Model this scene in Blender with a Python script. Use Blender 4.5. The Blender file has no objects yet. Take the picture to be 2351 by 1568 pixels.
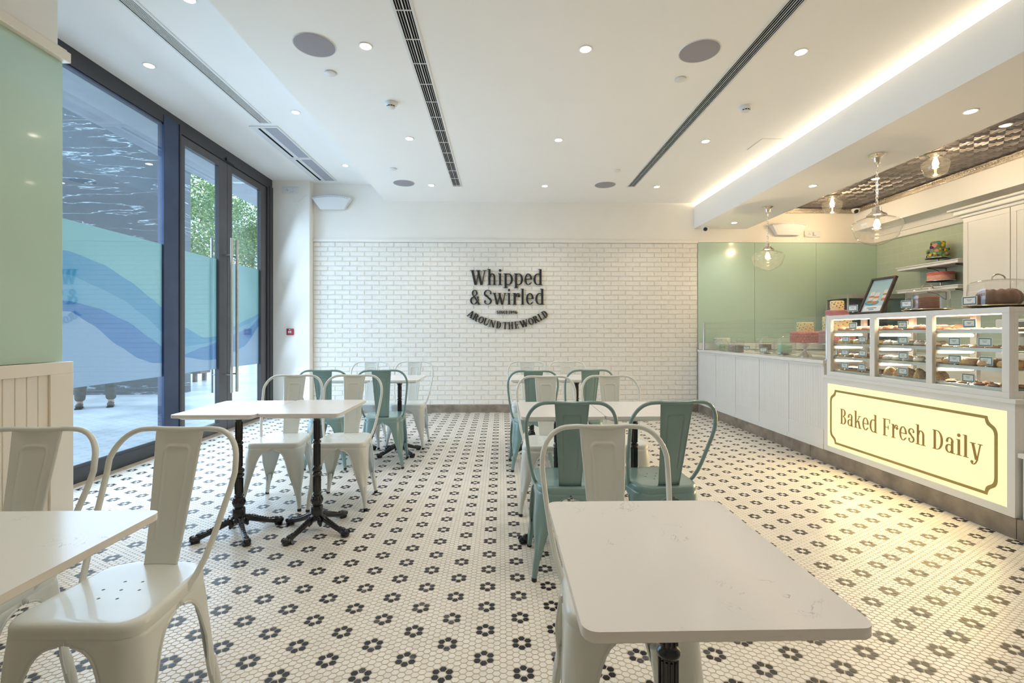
import bpy, bmesh, math, random
from mathutils import Vector, Matrix
random.seed(7)
PI = math.pi
sc = bpy.context.scene
col = sc.collection

# ------------------------------------------------------------------ camera, world, exposure
F_PX, YAW, EYE = 1101.0, 0.0226, 1.18
cd = bpy.data.cameras.new('camera')
cd.sensor_width = 36.0
cd.lens = 36.0 * F_PX / 2351.0
cd.shift_x = 0.0
cd.shift_y = -(784.0 - 763.3) / 2351.0
cd.clip_start = 0.02
cam = bpy.data.objects.new('camera', cd)
col.objects.link(cam)
cam.location = (0, 0, EYE)
cam.rotation_euler = (PI / 2, 0, -YAW)
sc.camera = cam

w = bpy.data.worlds.new('sky')
sc.world = w
w.use_nodes = True
wn = w.node_tree
wn.nodes.clear()
bg = wn.nodes.new('ShaderNodeBackground')
wo = wn.nodes.new('ShaderNodeOutputWorld')
bg.inputs[0].default_value = (0.66, 0.82, 1.0, 1)
bg.inputs[1].default_value = 2.3
wn.links.new(bg.outputs[0], wo.inputs[0])

sc.view_settings.view_transform = 'Standard'
sc.view_settings.look = 'None'
sc.view_settings.gamma = 1.0
sc.view_settings.use_curve_mapping = False
sc.view_settings.exposure = 0.83
cy = sc.cycles
cy.use_denoising = True
cy.transparent_max_bounces = 32
cy.max_bounces = 10
cy.diffuse_bounces = 5
cy.glossy_bounces = 4
cy.sample_clamp_indirect = 6.0
cy.caustics_reflective = False
cy.caustics_refractive = False

WARM = (1.0, 0.90, 0.77)
def area(name, loc, rot, sx, sy, power, color, spread=PI):
    l = bpy.data.lights.new(name, 'AREA')
    l.shape = 'RECTANGLE'; l.size = sx; l.size_y = sy
    l.energy = power; l.color = color; l.spread = spread
    o = bpy.data.objects.new(name, l); col.objects.link(o)
    o.location = loc; o.rotation_euler = rot
    return o
XW_ = -3.28
# daylight enters through the glazed shop front: a portal guides the sky light in
pt = area('daylight_portal', (-3.46, 4.95, 1.75), (0, -PI / 2, 0), 3.3, 4.1, 1.0, (1, 1, 1))
pt.data.cycles.is_portal = True
for zz_ in (0.45, 1.15, 1.85, 2.55):
    area('added_window_fill', (XW_ + 0.20, 5.0, zz_), (0, -PI / 2 + 0.35, 0), 0.6, 3.6, 12.5, (0.56, 0.77, 1.0))  # added bluish area strips inside the glass, topping up the weak sky light

# ------------------------------------------------------------------ materials
MATS = {}
def nodes_of(m):
    m.use_nodes = True
    return m.node_tree, m.node_tree.nodes['Principled BSDF']
def mat(name, color, rough=0.5, metal=0.0, coat=0.0, noise=0.0, nscale=8.0, bump=0.0, bscale=60.0, emit=None, estr=1.0, spec=0.5, tex='Object'):
    m = bpy.data.materials.new(name); MATS[name] = m
    nt, b = nodes_of(m)
    b.inputs['Base Color'].default_value = (*color, 1)
    b.inputs['Roughness'].default_value = rough
    b.inputs['Metallic'].default_value = metal
    b.inputs['Coat Weight'].default_value = coat
    b.inputs['Coat Roughness'].default_value = 0.05
    b.inputs['Specular IOR Level'].default_value = spec
    tc = None
    if noise or bump:
        tc = nt.nodes.new('ShaderNodeTexCoord')
    if noise:
        n = nt.nodes.new('ShaderNodeTexNoise'); n.inputs['Scale'].default_value = nscale; n.inputs['Detail'].default_value = 4
        r = nt.nodes.new('ShaderNodeValToRGB')
        r.color_ramp.elements[0].position = 0.3; r.color_ramp.elements[1].position = 0.7
        r.color_ramp.elements[0].color = (*[c * (1 - noise) for c in color], 1)
        r.color_ramp.elements[1].color = (*[min(1, c * (1 + noise)) for c in color], 1)
        nt.links.new(tc.outputs[tex], n.inputs['Vector']); nt.links.new(n.outputs['Fac'], r.inputs[0])
        nt.links.new(r.outputs[0], b.inputs['Base Color'])
    if bump:
        n2 = nt.nodes.new('ShaderNodeTexNoise'); n2.inputs['Scale'].default_value = bscale; n2.inputs['Detail'].default_value = 3
        bp = nt.nodes.new('ShaderNodeBump'); bp.inputs['Strength'].default_value = bump; bp.inputs['Distance'].default_value = 0.01
        nt.links.new(tc.outputs[tex], n2.inputs['Vector']); nt.links.new(n2.outputs['Fac'], bp.inputs['Height'])
        nt.links.new(bp.outputs[0], b.inputs['Normal'])
    if emit:
        b.inputs['Emission Color'].default_value = (*emit, 1)
        b.inputs['Emission Strength'].default_value = estr
    return m
def thin_glass(name, tint=(1, 1, 1), ior=1.5, rough=0.0, body=0.0, bodycol=(1, 1, 1)):
    m = bpy.data.materials.new(name); MATS[name] = m
    m.use_nodes = True; nt = m.node_tree; nt.nodes.clear()
    o = nt.nodes.new('ShaderNodeOutputMaterial'); t = nt.nodes.new('ShaderNodeBsdfTransparent'); g = nt.nodes.new('ShaderNodeBsdfGlossy')
    lw = nt.nodes.new('ShaderNodeLayerWeight'); lw.inputs[0].default_value = 0.5; x = nt.nodes.new('ShaderNodeMixShader')
    pw_ = nt.nodes.new('ShaderNodeMath'); pw_.operation = 'POWER'; pw_.inputs[1].default_value = 5.0
    f = nt.nodes.new('ShaderNodeMath'); f.operation = 'MULTIPLY_ADD'; r0 = ((ior - 1) / (ior + 1)) ** 2
    f.inputs[1].default_value = 1 - r0; f.inputs[2].default_value = r0
    nt.links.new(lw.outputs['Facing'], pw_.inputs[0]); nt.links.new(pw_.outputs[0], f.inputs[0])
    t.inputs[0].default_value = (*tint, 1); g.inputs['Roughness'].default_value = rough
    nt.links.new(f.outputs[0], x.inputs[0])
    if body:
        d = nt.nodes.new('ShaderNodeBsdfDiffuse'); tl = nt.nodes.new('ShaderNodeBsdfTranslucent'); a = nt.nodes.new('ShaderNodeMixShader'); y = nt.nodes.new('ShaderNodeMixShader')
        d.inputs[0].default_value = (*bodycol, 1); tl.inputs[0].default_value = (*bodycol, 1)
        a.inputs[0].default_value = 0.5; y.inputs[0].default_value = body
        nt.links.new(d.outputs[0], a.inputs[1]); nt.links.new(tl.outputs[0], a.inputs[2])
        nt.links.new(t.outputs[0], y.inputs[1]); nt.links.new(a.outputs[0], y.inputs[2])
        nt.links.new(y.outputs[0], x.inputs[1])
    else:
        nt.links.new(t.outputs[0], x.inputs[1])
    nt.links.new(g.outputs[0], x.inputs[2]); nt.links.new(x.outputs[0], o.inputs[0])
    return m
def emis(name, color, s):
    m = bpy.data.materials.new(name); MATS[name] = m
    m.use_nodes = True; nt = m.node_tree; nt.nodes.clear()
    o = nt.nodes.new('ShaderNodeOutputMaterial'); e = nt.nodes.new('ShaderNodeEmission')
    e.inputs[0].default_value = (*color, 1); e.inputs[1].default_value = s
    nt.links.new(e.outputs[0], o.inputs[0])
    return m

paint = mat('cream_paint', (0.86, 0.83, 0.77), 0.6, noise=0.015, nscale=2.0)
ceilpaint = mat('ceiling_paint', (0.90, 0.89, 0.87), 0.7, noise=0.01, nscale=1.5)
brickm = mat('white_brick', (0.80, 0.78, 0.73), 0.55, noise=0.04, nscale=22, bump=0.35, bscale=90)
mortar = mat('brick_mortar', (0.76, 0.71, 0.62), 0.8, noise=0.05, nscale=14)
joinery = mat('white_joinery', (0.76, 0.76, 0.74), 0.35, noise=0.01, nscale=3)
bead_m = mat('cream_beadboard', (0.80, 0.73, 0.62), 0.4, noise=0.01, nscale=3)
stone = mat('brown_skirting_stone', (0.25, 0.21, 0.17), 0.35, noise=0.35, nscale=7.5)
greenglass = mat('sage_backpainted_glass', (0.46, 0.62, 0.51), 0.14, noise=0.01, nscale=2, coat=0.6, spec=0.5)
darkframe = mat('dark_bronze_frame', (0.035, 0.036, 0.042), 0.35, noise=0.1, nscale=9)
steelblue = mat('brushed_mullion_metal', (0.07, 0.09, 0.15), 0.28, metal=0.8, noise=0.1, nscale=4)
chrome = mat('polished_nickel', (0.80, 0.75, 0.66), 0.12, metal=1.0, noise=0.02, nscale=10)
steel = mat('brushed_steel', (0.62, 0.61, 0.58), 0.3, metal=1.0, noise=0.05, nscale=20)
glass = thin_glass('clear_glass', (0.97, 0.99, 0.98))
winglass = thin_glass('shopfront_glass', (0.86, 0.93, 0.96), ior=1.95)
domeglass = thin_glass('dome_glass', (0.985, 0.985, 0.98), ior=1.8, body=0.055)
lampglass = thin_glass('lamp_glass', (0.975, 0.975, 0.96), ior=2.0, body=0.02, bodycol=(1, .95, .85))
whitechair = mat('white_powder_coat', (0.69, 0.72, 0.695), 0.28, noise=0.02, nscale=6, coat=0.3)
tealchair = mat('teal_powder_coat', (0.20, 0.32, 0.32), 0.25, noise=0.04, nscale=6, coat=0.4)
rubber = mat('black_rubber', (0.02, 0.02, 0.02), 0.6, noise=0.1)
castiron = mat('black_cast_iron', (0.010, 0.012, 0.018), 0.19, noise=0.2, nscale=20, coat=0.3)
black = mat('matt_black', (0.015, 0.015, 0.015), 0.6, noise=0.1)
slotdark = mat('black_vent_throat', (0.012, 0.012, 0.012), 0.9, noise=0.1, spec=0.1)
ventwhite = mat('white_aluminium', (0.74, 0.74, 0.73), 0.4, noise=0.01)
greymesh = mat('grey_mesh', (0.36, 0.37, 0.42), 0.6, noise=0.05, nscale=200)
plastic = mat('white_plastic', (0.74, 0.75, 0.76), 0.35, noise=0.01)
letter_m = mat('charcoal_lettering', (0.018, 0.02, 0.02), 0.45, noise=0.05)
gold_m = mat('gold_lettering', (0.36, 0.23, 0.06), 0.5, noise=0.03)
gold2_m = mat('gold_border', (0.38, 0.29, 0.09), 0.5, noise=0.03)
tinm = mat('pressed_tin', (0.23, 0.20, 0.19), 0.33, metal=0.85, noise=0.2, nscale=12)
redp = mat('red_plastic', (0.35, 0.01, 0.02), 0.35, noise=0.05)
paper = mat('white_card', (0.85, 0.84, 0.82), 0.6, noise=0.01)
tealink = mat('teal_ink', (0.01, 0.10, 0.13), 0.6, noise=0.02)
greyink = mat('grey_ink', (0.18, 0.18, 0.19), 0.6, noise=0.02)
grout = mat('floor_grout', (0.66, 0.59, 0.47), 0.7, noise=0.08, nscale=6)
tin_trim = mat('silver_moulding', (0.72, 0.66, 0.58), 0.2, metal=1.0, noise=0.1, nscale=60, bump=0.6, bscale=120)
bulbglow = emis('glowing_bulb', (1.0, 0.72, 0.40), 40)
discglow = emis('downlight_lens', (1.0, 0.88, 0.70), 14)
tubeglow = emis('showcase_tube', (1.0, 0.86, 0.62), 5.0)
coveglow = emis('cove_strip', (1.0, 0.80, 0.50), 7)

def quartz():
    m = bpy.data.materials.new('white_quartz'); nt, b = nodes_of(m)
    tc = nt.nodes.new('ShaderNodeTexCoord')
    n1 = nt.nodes.new('ShaderNodeTexNoise'); n1.inputs['Scale'].default_value = 5.5; n1.inputs['Detail'].default_value = 6; n1.inputs['Distortion'].default_value = 1.6
    s = nt.nodes.new('ShaderNodeMath'); s.operation = 'SUBTRACT'; s.inputs[1].default_value = 0.5
    a = nt.nodes.new('ShaderNodeMath'); a.operation = 'ABSOLUTE'
    r = nt.nodes.new('ShaderNodeValToRGB')
    r.color_ramp.elements[0].position = 0.0; r.color_ramp.elements[0].color = (1, 1, 1, 1)
    r.color_ramp.elements[1].position = 0.0055; r.color_ramp.elements[1].color = (0, 0, 0, 1)
    n2 = nt.nodes.new('ShaderNodeTexNoise'); n2.inputs['Scale'].default_value = 4.0; n2.inputs['Detail'].default_value = 2
    r2 = nt.nodes.new('ShaderNodeValToRGB'); r2.color_ramp.elements[0].position = 0.56; r2.color_ramp.elements[1].position = 0.68
    mu = nt.nodes.new('ShaderNodeMath'); mu.operation = 'MULTIPLY'
    mx = nt.nodes.new('ShaderNodeMix'); mx.data_type = 'RGBA'
    mx.inputs['A'].default_value = (0.80, 0.785, 0.77, 1); mx.inputs['B'].default_value = (0.28, 0.27, 0.28, 1)
    L = nt.links
    L.new(tc.outputs['Generated'], n1.inputs['Vector']); L.new(n1.outputs['Fac'], s.inputs[0]); L.new(s.outputs[0], a.inputs[0]); L.new(a.outputs[0], r.inputs[0])
    oi = nt.nodes.new('ShaderNodeObjectInfo'); ad = nt.nodes.new('ShaderNodeVectorMath'); ad.operation = 'ADD'
    L.new(tc.outputs['Generated'], ad.inputs[0]); L.new(oi.outputs['Location'], ad.inputs[1]); L.new(ad.outputs[0], n1.inputs['Vector']); L.new(ad.outputs[0], n2.inputs['Vector'])
    L.new(n2.outputs['Fac'], r2.inputs[0]); L.new(r.outputs[0], mu.inputs[0]); L.new(r2.outputs[0], mu.inputs[1])
    L.new(mu.outputs[0], mx.inputs['Factor']); L.new(mx.outputs['Result'], b.inputs['Base Color'])
    b.inputs['Roughness'].default_value = 0.16
    return m
quartzm = quartz()

# ------------------------------------------------------------------ mesh builder
class MB:
    def __init__(s):
        s.v = []; s.f = []; s.m = []; s.T = Matrix.Identity(4)
    def add(s, vs, fs, mi=0):
        k = len(s.v)
        s.v += [tuple(s.T @ Vector(p)) for p in vs]
        s.f += [tuple(k + i for i in f) for f in fs]
        s.m += [mi] * len(fs)
        return s
    def box(s, x0, x1, y0, y1, z0, z1, mi=0):
        return s.add([(x0, y0, z0), (x1, y0, z0), (x1, y1, z0), (x0, y1, z0), (x0, y0, z1), (x1, y0, z1), (x1, y1, z1), (x0, y1, z1)],
                     [(3, 2, 1, 0), (4, 5, 6, 7), (0, 1, 5, 4), (1, 2, 6, 5), (2, 3, 7, 6), (3, 0, 4, 7)], mi)
    def lathe(s, prof, c=(0, 0, 0), seg=24, mi=0, squash=1.0):
        vs = []; fs = []
        for r, z in prof:
            for i in range(seg):
                a = 2 * PI * i / seg
                vs.append((c[0] + r * math.cos(a), c[1] + r * math.sin(a) * squash, c[2] + z))
        for j in range(len(prof) - 1):
            for i in range(seg):
                i2 = (i + 1) % seg
                fs.append((j * seg + i, j * seg + i2, (j + 1) * seg + i2, (j + 1) * seg + i))
        if prof[0][0] > 1e-4: fs.append(tuple(range(seg - 1, -1, -1)))
        if prof[-1][0] > 1e-4: fs.append(tuple((len(prof) - 1) * seg + i for i in range(seg)))
        return s.add(vs, fs, mi)
    def shell(s, prof, c=(0, 0, 0), seg=32, mi=0):
        vs = []; fs = []
        for r, z in prof:
            for i in range(seg):
                a = 2 * PI * i / seg
                vs.append((c[0] + r * math.cos(a), c[1] + r * math.sin(a), c[2] + z))
        for j in range(len(prof) - 1):
            for i in range(seg):
                i2 = (i + 1) % seg
                fs.append((j * seg + i, j * seg + i2, (j + 1) * seg + i2, (j + 1) * seg + i))
        return s.add(vs, fs, mi)
    def tube(s, path, r, seg=10, closed=False, mi=0, cap=True):
        P = [Vector(p) for p in path]; n = len(P)
        R = r if isinstance(r, (list, tuple)) else [r] * n
        vs = []; fs = []; up = None
        for i in range(n):
            if closed: d = P[(i + 1) % n] - P[i - 1]
            else: d = P[min(i + 1, n - 1)] - P[max(i - 1, 0)]
            d.normalize()
            if up is None:
                up = Vector((0, 0, 1)) if abs(d.z) < 0.9 else Vector((1, 0, 0))
            up = (up - d * up.dot(d)); up.normalize()
            sd = d.cross(up)
            for k in range(seg):
                a = 2 * PI * k / seg
                vs.append(tuple(P[i] + (up * math.cos(a) + sd * math.sin(a)) * R[i]))
        rng = n if closed else n - 1
        for i in range(rng):
            j = (i + 1) % n
            for k in range(seg):
                k2 = (k + 1) % seg
                fs.append((i * seg + k, j * seg + k, j * seg + k2, i * seg + k2))
        if not closed and cap:
            fs.append(tuple(range(seg))); fs.append(tuple((n - 1) * seg + k for k in range(seg - 1, -1, -1)))
        return s.add(vs, fs, mi)
    def ball(s, c, r, seg=12, rings=8, mi=0):
        r = r if isinstance(r, (list, tuple)) else (r, r, r)
        vs = []; fs = []
        for j in range(rings + 1):
            t = PI * j / rings
            for i in range(seg):
                a = 2 * PI * i / seg
                vs.append((c[0] + r[0] * math.sin(t) * math.cos(a), c[1] + r[1] * math.sin(t) * math.sin(a), c[2] - r[2] * math.cos(t)))
        for j in range(rings):
            for i in range(seg):
                i2 = (i + 1) % seg
                fs.append((j * seg + i, j * seg + i2, (j + 1) * seg + i2, (j + 1) * seg + i))
        return s.add(vs, fs, mi)
    def prism(s, poly, z0, z1, mi=0, mtop=None):
        n = len(poly)
        vs = [(x, y, z0) for x, y in poly] + [(x, y, z1) for x, y in poly]
        s.add(vs, [tuple(range(n - 1, -1, -1))] + [(i, (i + 1) % n, n + (i + 1) % n, n + i) for i in range(n)], mi)
        s.add([(x, y, z1) for x, y in poly], [tuple(range(n))], mi if mtop is None else mtop)
        return s
    def grid(s, fn, nu, nv, mi=0):
        vs = [fn(i / nu, j / nv) for j in range(nv + 1) for i in range(nu + 1)]
        fs = [(j * (nu + 1) + i, j * (nu + 1) + i + 1, (j + 1) * (nu + 1) + i + 1, (j + 1) * (nu + 1) + i) for j in range(nv) for i in range(nu)]
        return s.add(vs, fs, mi)
    def build(s, name, mats, parent=None, smooth=True, bevel=0.0, solid=0.0, weld=False, loc=None, rot=None, ang=38):
        me = bpy.data.meshes.new(name)
        me.from_pydata(s.v, [], s.f)
        for m_ in (mats if isinstance(mats, (list, tuple)) else [mats]): me.materials.append(m_)
        me.polygons.foreach_set('material_index', s.m)
        if weld:
            bm = bmesh.new(); bm.from_mesh(me)
            bmesh.ops.remove_doubles(bm, verts=bm.verts, dist=1e-5)
            bmesh.ops.recalc_face_normals(bm, faces=bm.faces)
            bm.to_mesh(me); bm.free()
        if smooth:
            me.shade_smooth(); me.set_sharp_from_angle(angle=math.radians(ang))
        me.update()
        o = bpy.data.objects.new(name, me); col.objects.link(o)
        if parent is not None: o.parent = parent
        if loc: o.location = loc
        if rot: o.rotation_euler = rot
        if solid:
            md = o.modifiers.new('thickness', 'SOLIDIFY'); md.thickness = solid; md.offset = 0
        if bevel:
            md = o.modifiers.new('bevel', 'BEVEL'); md.width = bevel; md.segments = 2; md.limit_method = 'ANGLE'; md.angle_limit = math.radians(50)
        return o
def tag(o, label, cat, group=None, kind=None):
    if label: o['label'] = label
    if cat: o['category'] = cat
    if group: o['group'] = group
    if kind: o['kind'] = kind
    return o
def empty(name, loc=(0, 0, 0), rz=0, label=None, cat=None, group=None):
    o = bpy.data.objects.new(name, None); col.objects.link(o)
    o.location = loc; o.rotation_euler = (0, 0, rz); o.empty_display_size = 0.1
    return tag(o, label, cat, group)
def struct(o):
    o['kind'] = 'structure'; return o
def kids(o): return [c for c in o.children]
def dup(root, loc=None, rz=None, label=None, group=None, remat=None):
    def cp(o, parent):
        c = o.copy(); col.objects.link(c)
        if parent is not None: c.parent = parent
        for k in kids(o): cp(k, c)
        return c
    r = cp(root, None)
    if loc: r.location = loc
    if rz is not None: r.rotation_euler = (0, 0, rz)
    if label: r['label'] = label
    if group: r['group'] = group
    return r
def roundpoly(pts, rad, seg=5):
    n = len(pts); out = []
    R = rad if isinstance(rad, (list, tuple)) else [rad] * n
    for i in range(n):
        p = Vector(pts[i]); a = Vector(pts[i - 1]); b = Vector(pts[(i + 1) % n])
        u = (a - p).normalized(); v = (b - p).normalized()
        half = u.angle(v) / 2
        d = R[i] / math.tan(half)
        p0 = p + u * d; p1 = p + v * d
        c = p + (u + v).normalized() * (R[i] / math.sin(half))
        a0 = math.atan2(p0.y - c.y, p0.x - c.x); a1 = math.atan2(p1.y - c.y, p1.x - c.x)
        da = (a1 - a0 + PI) % (2 * PI) - PI
        for k in range(seg + 1):
            t = a0 + da * k / seg
            out.append((c.x + R[i] * math.cos(t), c.y + R[i] * math.sin(t)))
    return out
def rrect(x0, x1, y0, y1, r, seg=5):
    return roundpoly([(x0, y0), (x1, y0), (x1, y1), (x0, y1)], r, seg)
# ------------------------------------------------------------------ room shell
YB, YF = 7.09, -2.6          # back wall, wall behind the viewpoint
XW, XC, XR = -3.28, 2.93, 5.65
ZM, ZS, ZK = 3.11, 3.36, 2.732   # main ceiling, strip by the window, bulkhead underside

# floor: hexagon mosaic, every tile its own face over a grout bed
def build_floor():
    p = 0.02296 * EYE; ox = -0.05307 * EYE; oy = 1.47519 * EYE; s3 = math.sqrt(3) / 2
    x0, x1, y0, y1 = XW + 0.02, XC + 0.04, -0.3, YB
    verts = []; faces = []; mi = []
    g = 0.0020; R = (p / 2 - g) / s3
    hexo = [(R * math.cos(PI / 3 * k), R * math.sin(PI / 3 * k)) for k in range(6)]
    i0 = int((x0 - ox) / (s3 * p)) - 1; i1 = int((x1 - ox) / (s3 * p)) + 1
    rnd = random.Random(3)
    def is_center(i, j):   # flower centres sit on i = 6a, j = 3b with a + b even
        return i % 6 == 0 and j % 3 == 0 and (i // 6 + j // 3) % 2 == 0
    for i in range(i0, i1 + 1):
        X = ox + i * s3 * p
        if X < x0 or X > x1: continue
        off = 0.5 if i % 2 else 0.0
        j0 = int((y0 - oy) / p) - 1; j1 = int((y1 - oy) / p) + 1
        for j in range(j0, j1 + 1):
            Y = oy + (j + off) * p
            if Y < y0 or Y > y1 - 0.012: continue
            if i % 2 == 0: nb = [(i, j - 1), (i, j + 1), (i - 1, j - 1), (i - 1, j), (i + 1, j - 1), (i + 1, j)]
            else: nb = [(i, j - 1), (i, j + 1), (i - 1, j), (i - 1, j + 1), (i + 1, j), (i + 1, j + 1)]
            dark = any(is_center(a, b) for a, b in nb)
            k = len(verts)
            for hx, hy in hexo: verts.append((X + hx, Y + hy, 0.0))
            faces.append(tuple(range(k, k + 6)))
            mi.append((4 if rnd.random() < 0.12 else 3) if dark else (1 if rnd.random() < 0.8 else 2))
    k = len(verts)
    verts += [(XW - 0.3, YF, -0.0012), (XR, YF, -0.0012), (XR, YB, -0.0012), (XW - 0.3, YB, -0.0012), (XW - 0.3, YF, -0.12), (XR, YF, -0.12), (XR, YB, -0.12), (XW - 0.3, YB, -0.12)]
    faces += [(k, k + 1, k + 2, k + 3), (k + 7, k + 6, k + 5, k + 4), (k, k + 4, k + 5, k + 1), (k + 1, k + 5, k + 6, k + 2), (k + 2, k + 6, k + 7, k + 3), (k + 3, k + 7, k + 4, k)]
    mi += [0] * 6
    me = bpy.data.meshes.new('floor'); me.from_pydata(verts, [], faces)
    wa = mat('ivory_hex_tile', (0.82, 0.785, 0.72), 0.32, noise=0.03, nscale=5)
    wb = mat('pale_hex_tile', (0.79, 0.745, 0.67), 0.32, noise=0.03, nscale=5)
    da = mat('black_hex_tile', (0.018, 0.018, 0.024), 0.4, noise=0.5, nscale=9, spec=0.4)
    db = mat('worn_black_hex_tile', (0.085, 0.085, 0.10), 0.5, noise=0.6, nscale=60, spec=0.3)
    for m_ in (grout, wa, wb, da, db): me.materials.append(m_)
    me.polygons.foreach_set('material_index', mi)
    o = bpy.data.objects.new('floor', me); col.objects.link(o); struct(o)
build_floor()

# back wall: plaster, brick cladding below a rail, stone skirting is separate
def build_back():
    b = MB()
    b.box(XW - 0.09, XR + 0.3, YB + 0.012, YB + 0.25, -0.1, 3.6, 0)
    struct(b.build('wall_back', paint, smooth=False))
    b = MB()
    b.box(-2.75, XC - 0.005, YB, YB + 0.012, 0.112, 2.505, 1)
    z0, ch, L = 0.114, 0.0703, 0.2137
    rnd = random.Random(11)
    for r in range(34):
        x = -2.75 - (L / 2 if r % 2 else 0)
        za = z0 + r * ch + 0.0045; zb = z0 + (r + 1) * ch - 0.0045
        if zb > 2.505: break
        while x < XC - 0.01:
            xa = max(x + 0.0045, -2.745); xb = min(x + L - 0.0045, XC - 0.007)
            x += L
            if xb - xa < 0.02: continue
            d = 0.007 + rnd.random() * 0.0035; e = 0.0045
            j = [rnd.uniform(-0.0012, 0.0012) for _ in range(8)]
            yb, yf = YB, YB - d
            b.add([(xa, yb, za), (xb, yb, za), (xb, yb, zb), (xa, yb, zb),
                   (xa + e, yf + j[0], za + e + j[1]), (xb - e, yf + j[2], za + e + j[3]), (xb - e, yf + j[4], zb - e + j[5]), (xa + e, yf + j[6], zb - e + j[7])],
                  [(4, 5, 6, 7), (0, 1, 5, 4), (1, 2, 6, 5), (2, 3, 7, 6), (3, 0, 4, 7)], 2)
    o = b.build('wall_brick', [paint, mortar, brickm], smooth=False); struct(o)
build_back()
b = MB(); b.box(-2.75, XC, YB - 0.018, YB + 0.01, 2.508, 2.545); b.box(-2.75, XR, YB - 0.01, YB + 0.012, 2.545, 2.562); b.box(XC, XR, YB - 0.018, YB + 0.012, 2.522, 2.545)
struct(b.build('trim_1', paint, bevel=0.003))
b = MB(); b.box(-2.75, 3.0, YB - 0.014, YB + 0.012, 0.0, 0.112)
struct(b.build('baseboard_back', stone, bevel=0.002))
# corner pier by the door
b = MB(); b.box(XW - 0.09, -2.75, 6.95, YB + 0.02, 0, 3.6)
struct(b.build('wall_corner', paint, bevel=0.004))
b = MB(); b.box(-3.3, -2.75, 6.94, 6.952, 0, 0.112)
struct(b.build('baseboard_corner', stone))
# wall behind the viewpoint, right wall
b = MB(); b.box(-3.9, XR + 0.3, YF - 0.2, YF, -0.1, 3.6); struct(b.build('wall_front', paint))
def subway():
    m = bpy.data.materials.new('sage_subway_tile'); nt, bs = nodes_of(m)
    tc = nt.nodes.new('ShaderNodeTexCoord'); sp = nt.nodes.new('ShaderNodeSeparateXYZ'); cb = nt.nodes.new('ShaderNodeCombineXYZ')
    br = nt.nodes.new('ShaderNodeTexBrick')
    br.inputs['Color1'].default_value = (0.50, 0.57, 0.43, 1); br.inputs['Color2'].default_value = (0.53, 0.59, 0.45, 1); br.inputs['Mortar'].default_value = (0.62, 0.66, 0.55, 1)
    br.inputs['Scale'].default_value = 1.0; br.inputs['Mortar Size'].default_value = 0.0022
    br.inputs['Brick Width'].default_value = 0.20; br.inputs['Row Height'].default_value = 0.10
    L = nt.links
    L.new(tc.outputs['Object'], sp.inputs[0]); L.new(sp.outputs['Y'], cb.inputs['X']); L.new(sp.outputs['Z'], cb.inputs['Y']); L.new(cb.outputs[0], br.inputs['Vector'])
    L.new(br.outputs['Color'], bs.inputs['Base Color'])
    bp = nt.nodes.new('ShaderNodeBump'); bp.inputs['Strength'].default_value = 0.3; bp.inputs['Distance'].default_value = 0.003; bp.invert = True
    L.new(br.outputs['Fac'], bp.inputs['Height']); L.new(bp.outputs[0], bs.inputs['Normal'])
    bs.inputs['Roughness'].default_value = 0.15
    return m
sub = subway()
b = MB(); b.box(XR, XR + 0.25, YF, YB + 0.012, -0.1, 3.6, 0); b.box(XR - 0.006, XR, 3.0, YB, 0.9, 2.522, 1)
struct(b.build('wall_right', [paint, sub]))
b = MB(); b.box(XR - 0.05, XR, YF, YB, 2.522, 2.60); b.box(XR - 0.07, XR, YF, YB, 2.60, 2.62)
struct(b.build('trim_2', paint, bevel=0.004))
# sage glass splash panels on the back wall behind the counter
for i, (xa, xb) in enumerate(((2.933, 3.785), (3.789, 4.717), (4.721, 5.642))):
    b = MB(); b.box(xa, xb, YB - 0.008, YB + 0.0115, 1.03, 2.52)
    o = b.build('splash_panel', greenglass, bevel=0.001)
    tag(o, ('sage green glass wall panel next to the white brick wall', 'sage green glass wall panel, middle of the three behind the counter', 'sage green glass wall panel in the corner next to the tiled wall')[i], 'wall panel', 'green glass wall panels behind the counter')

# ceilings
b = MB()
b.box(-1.68, 3.25, YF, YB + 0.012, ZM, ZM + 0.12)
struct(b.build('ceiling', ceilpaint))
b = MB(); b.box(-3.9, -1.68, YF, YB + 0.012, ZS, ZS + 0.1); b.box(-1.70, -1.68, YF, YB + 0.012, ZM, ZS + 0.05)
struct(b.build('ceiling_window_side', ceilpaint))
# bulkhead with light cove
b = MB()
b.box(2.885, 2.905, YF, YB + 0.012, ZK, 3.062)
b.box(2.905, 3.68, YF, YB + 0.012, ZK, ZK + 0.03)
b.box(2.905, 3.15, YF, YB + 0.012, 3.015, 3.025)
b.box(3.15, 3.17, YF, YB + 0.012, 2.99, ZM + 0.02)
b.box(3.65, 3.68, YF, YB + 0.012, ZK + 0.03, 3.10)
b.box(3.17, 3.65, YF, YB + 0.012, 3.08, 3.12)
struct(b.build('ceiling_bulkhead', ceilpaint))
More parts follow.
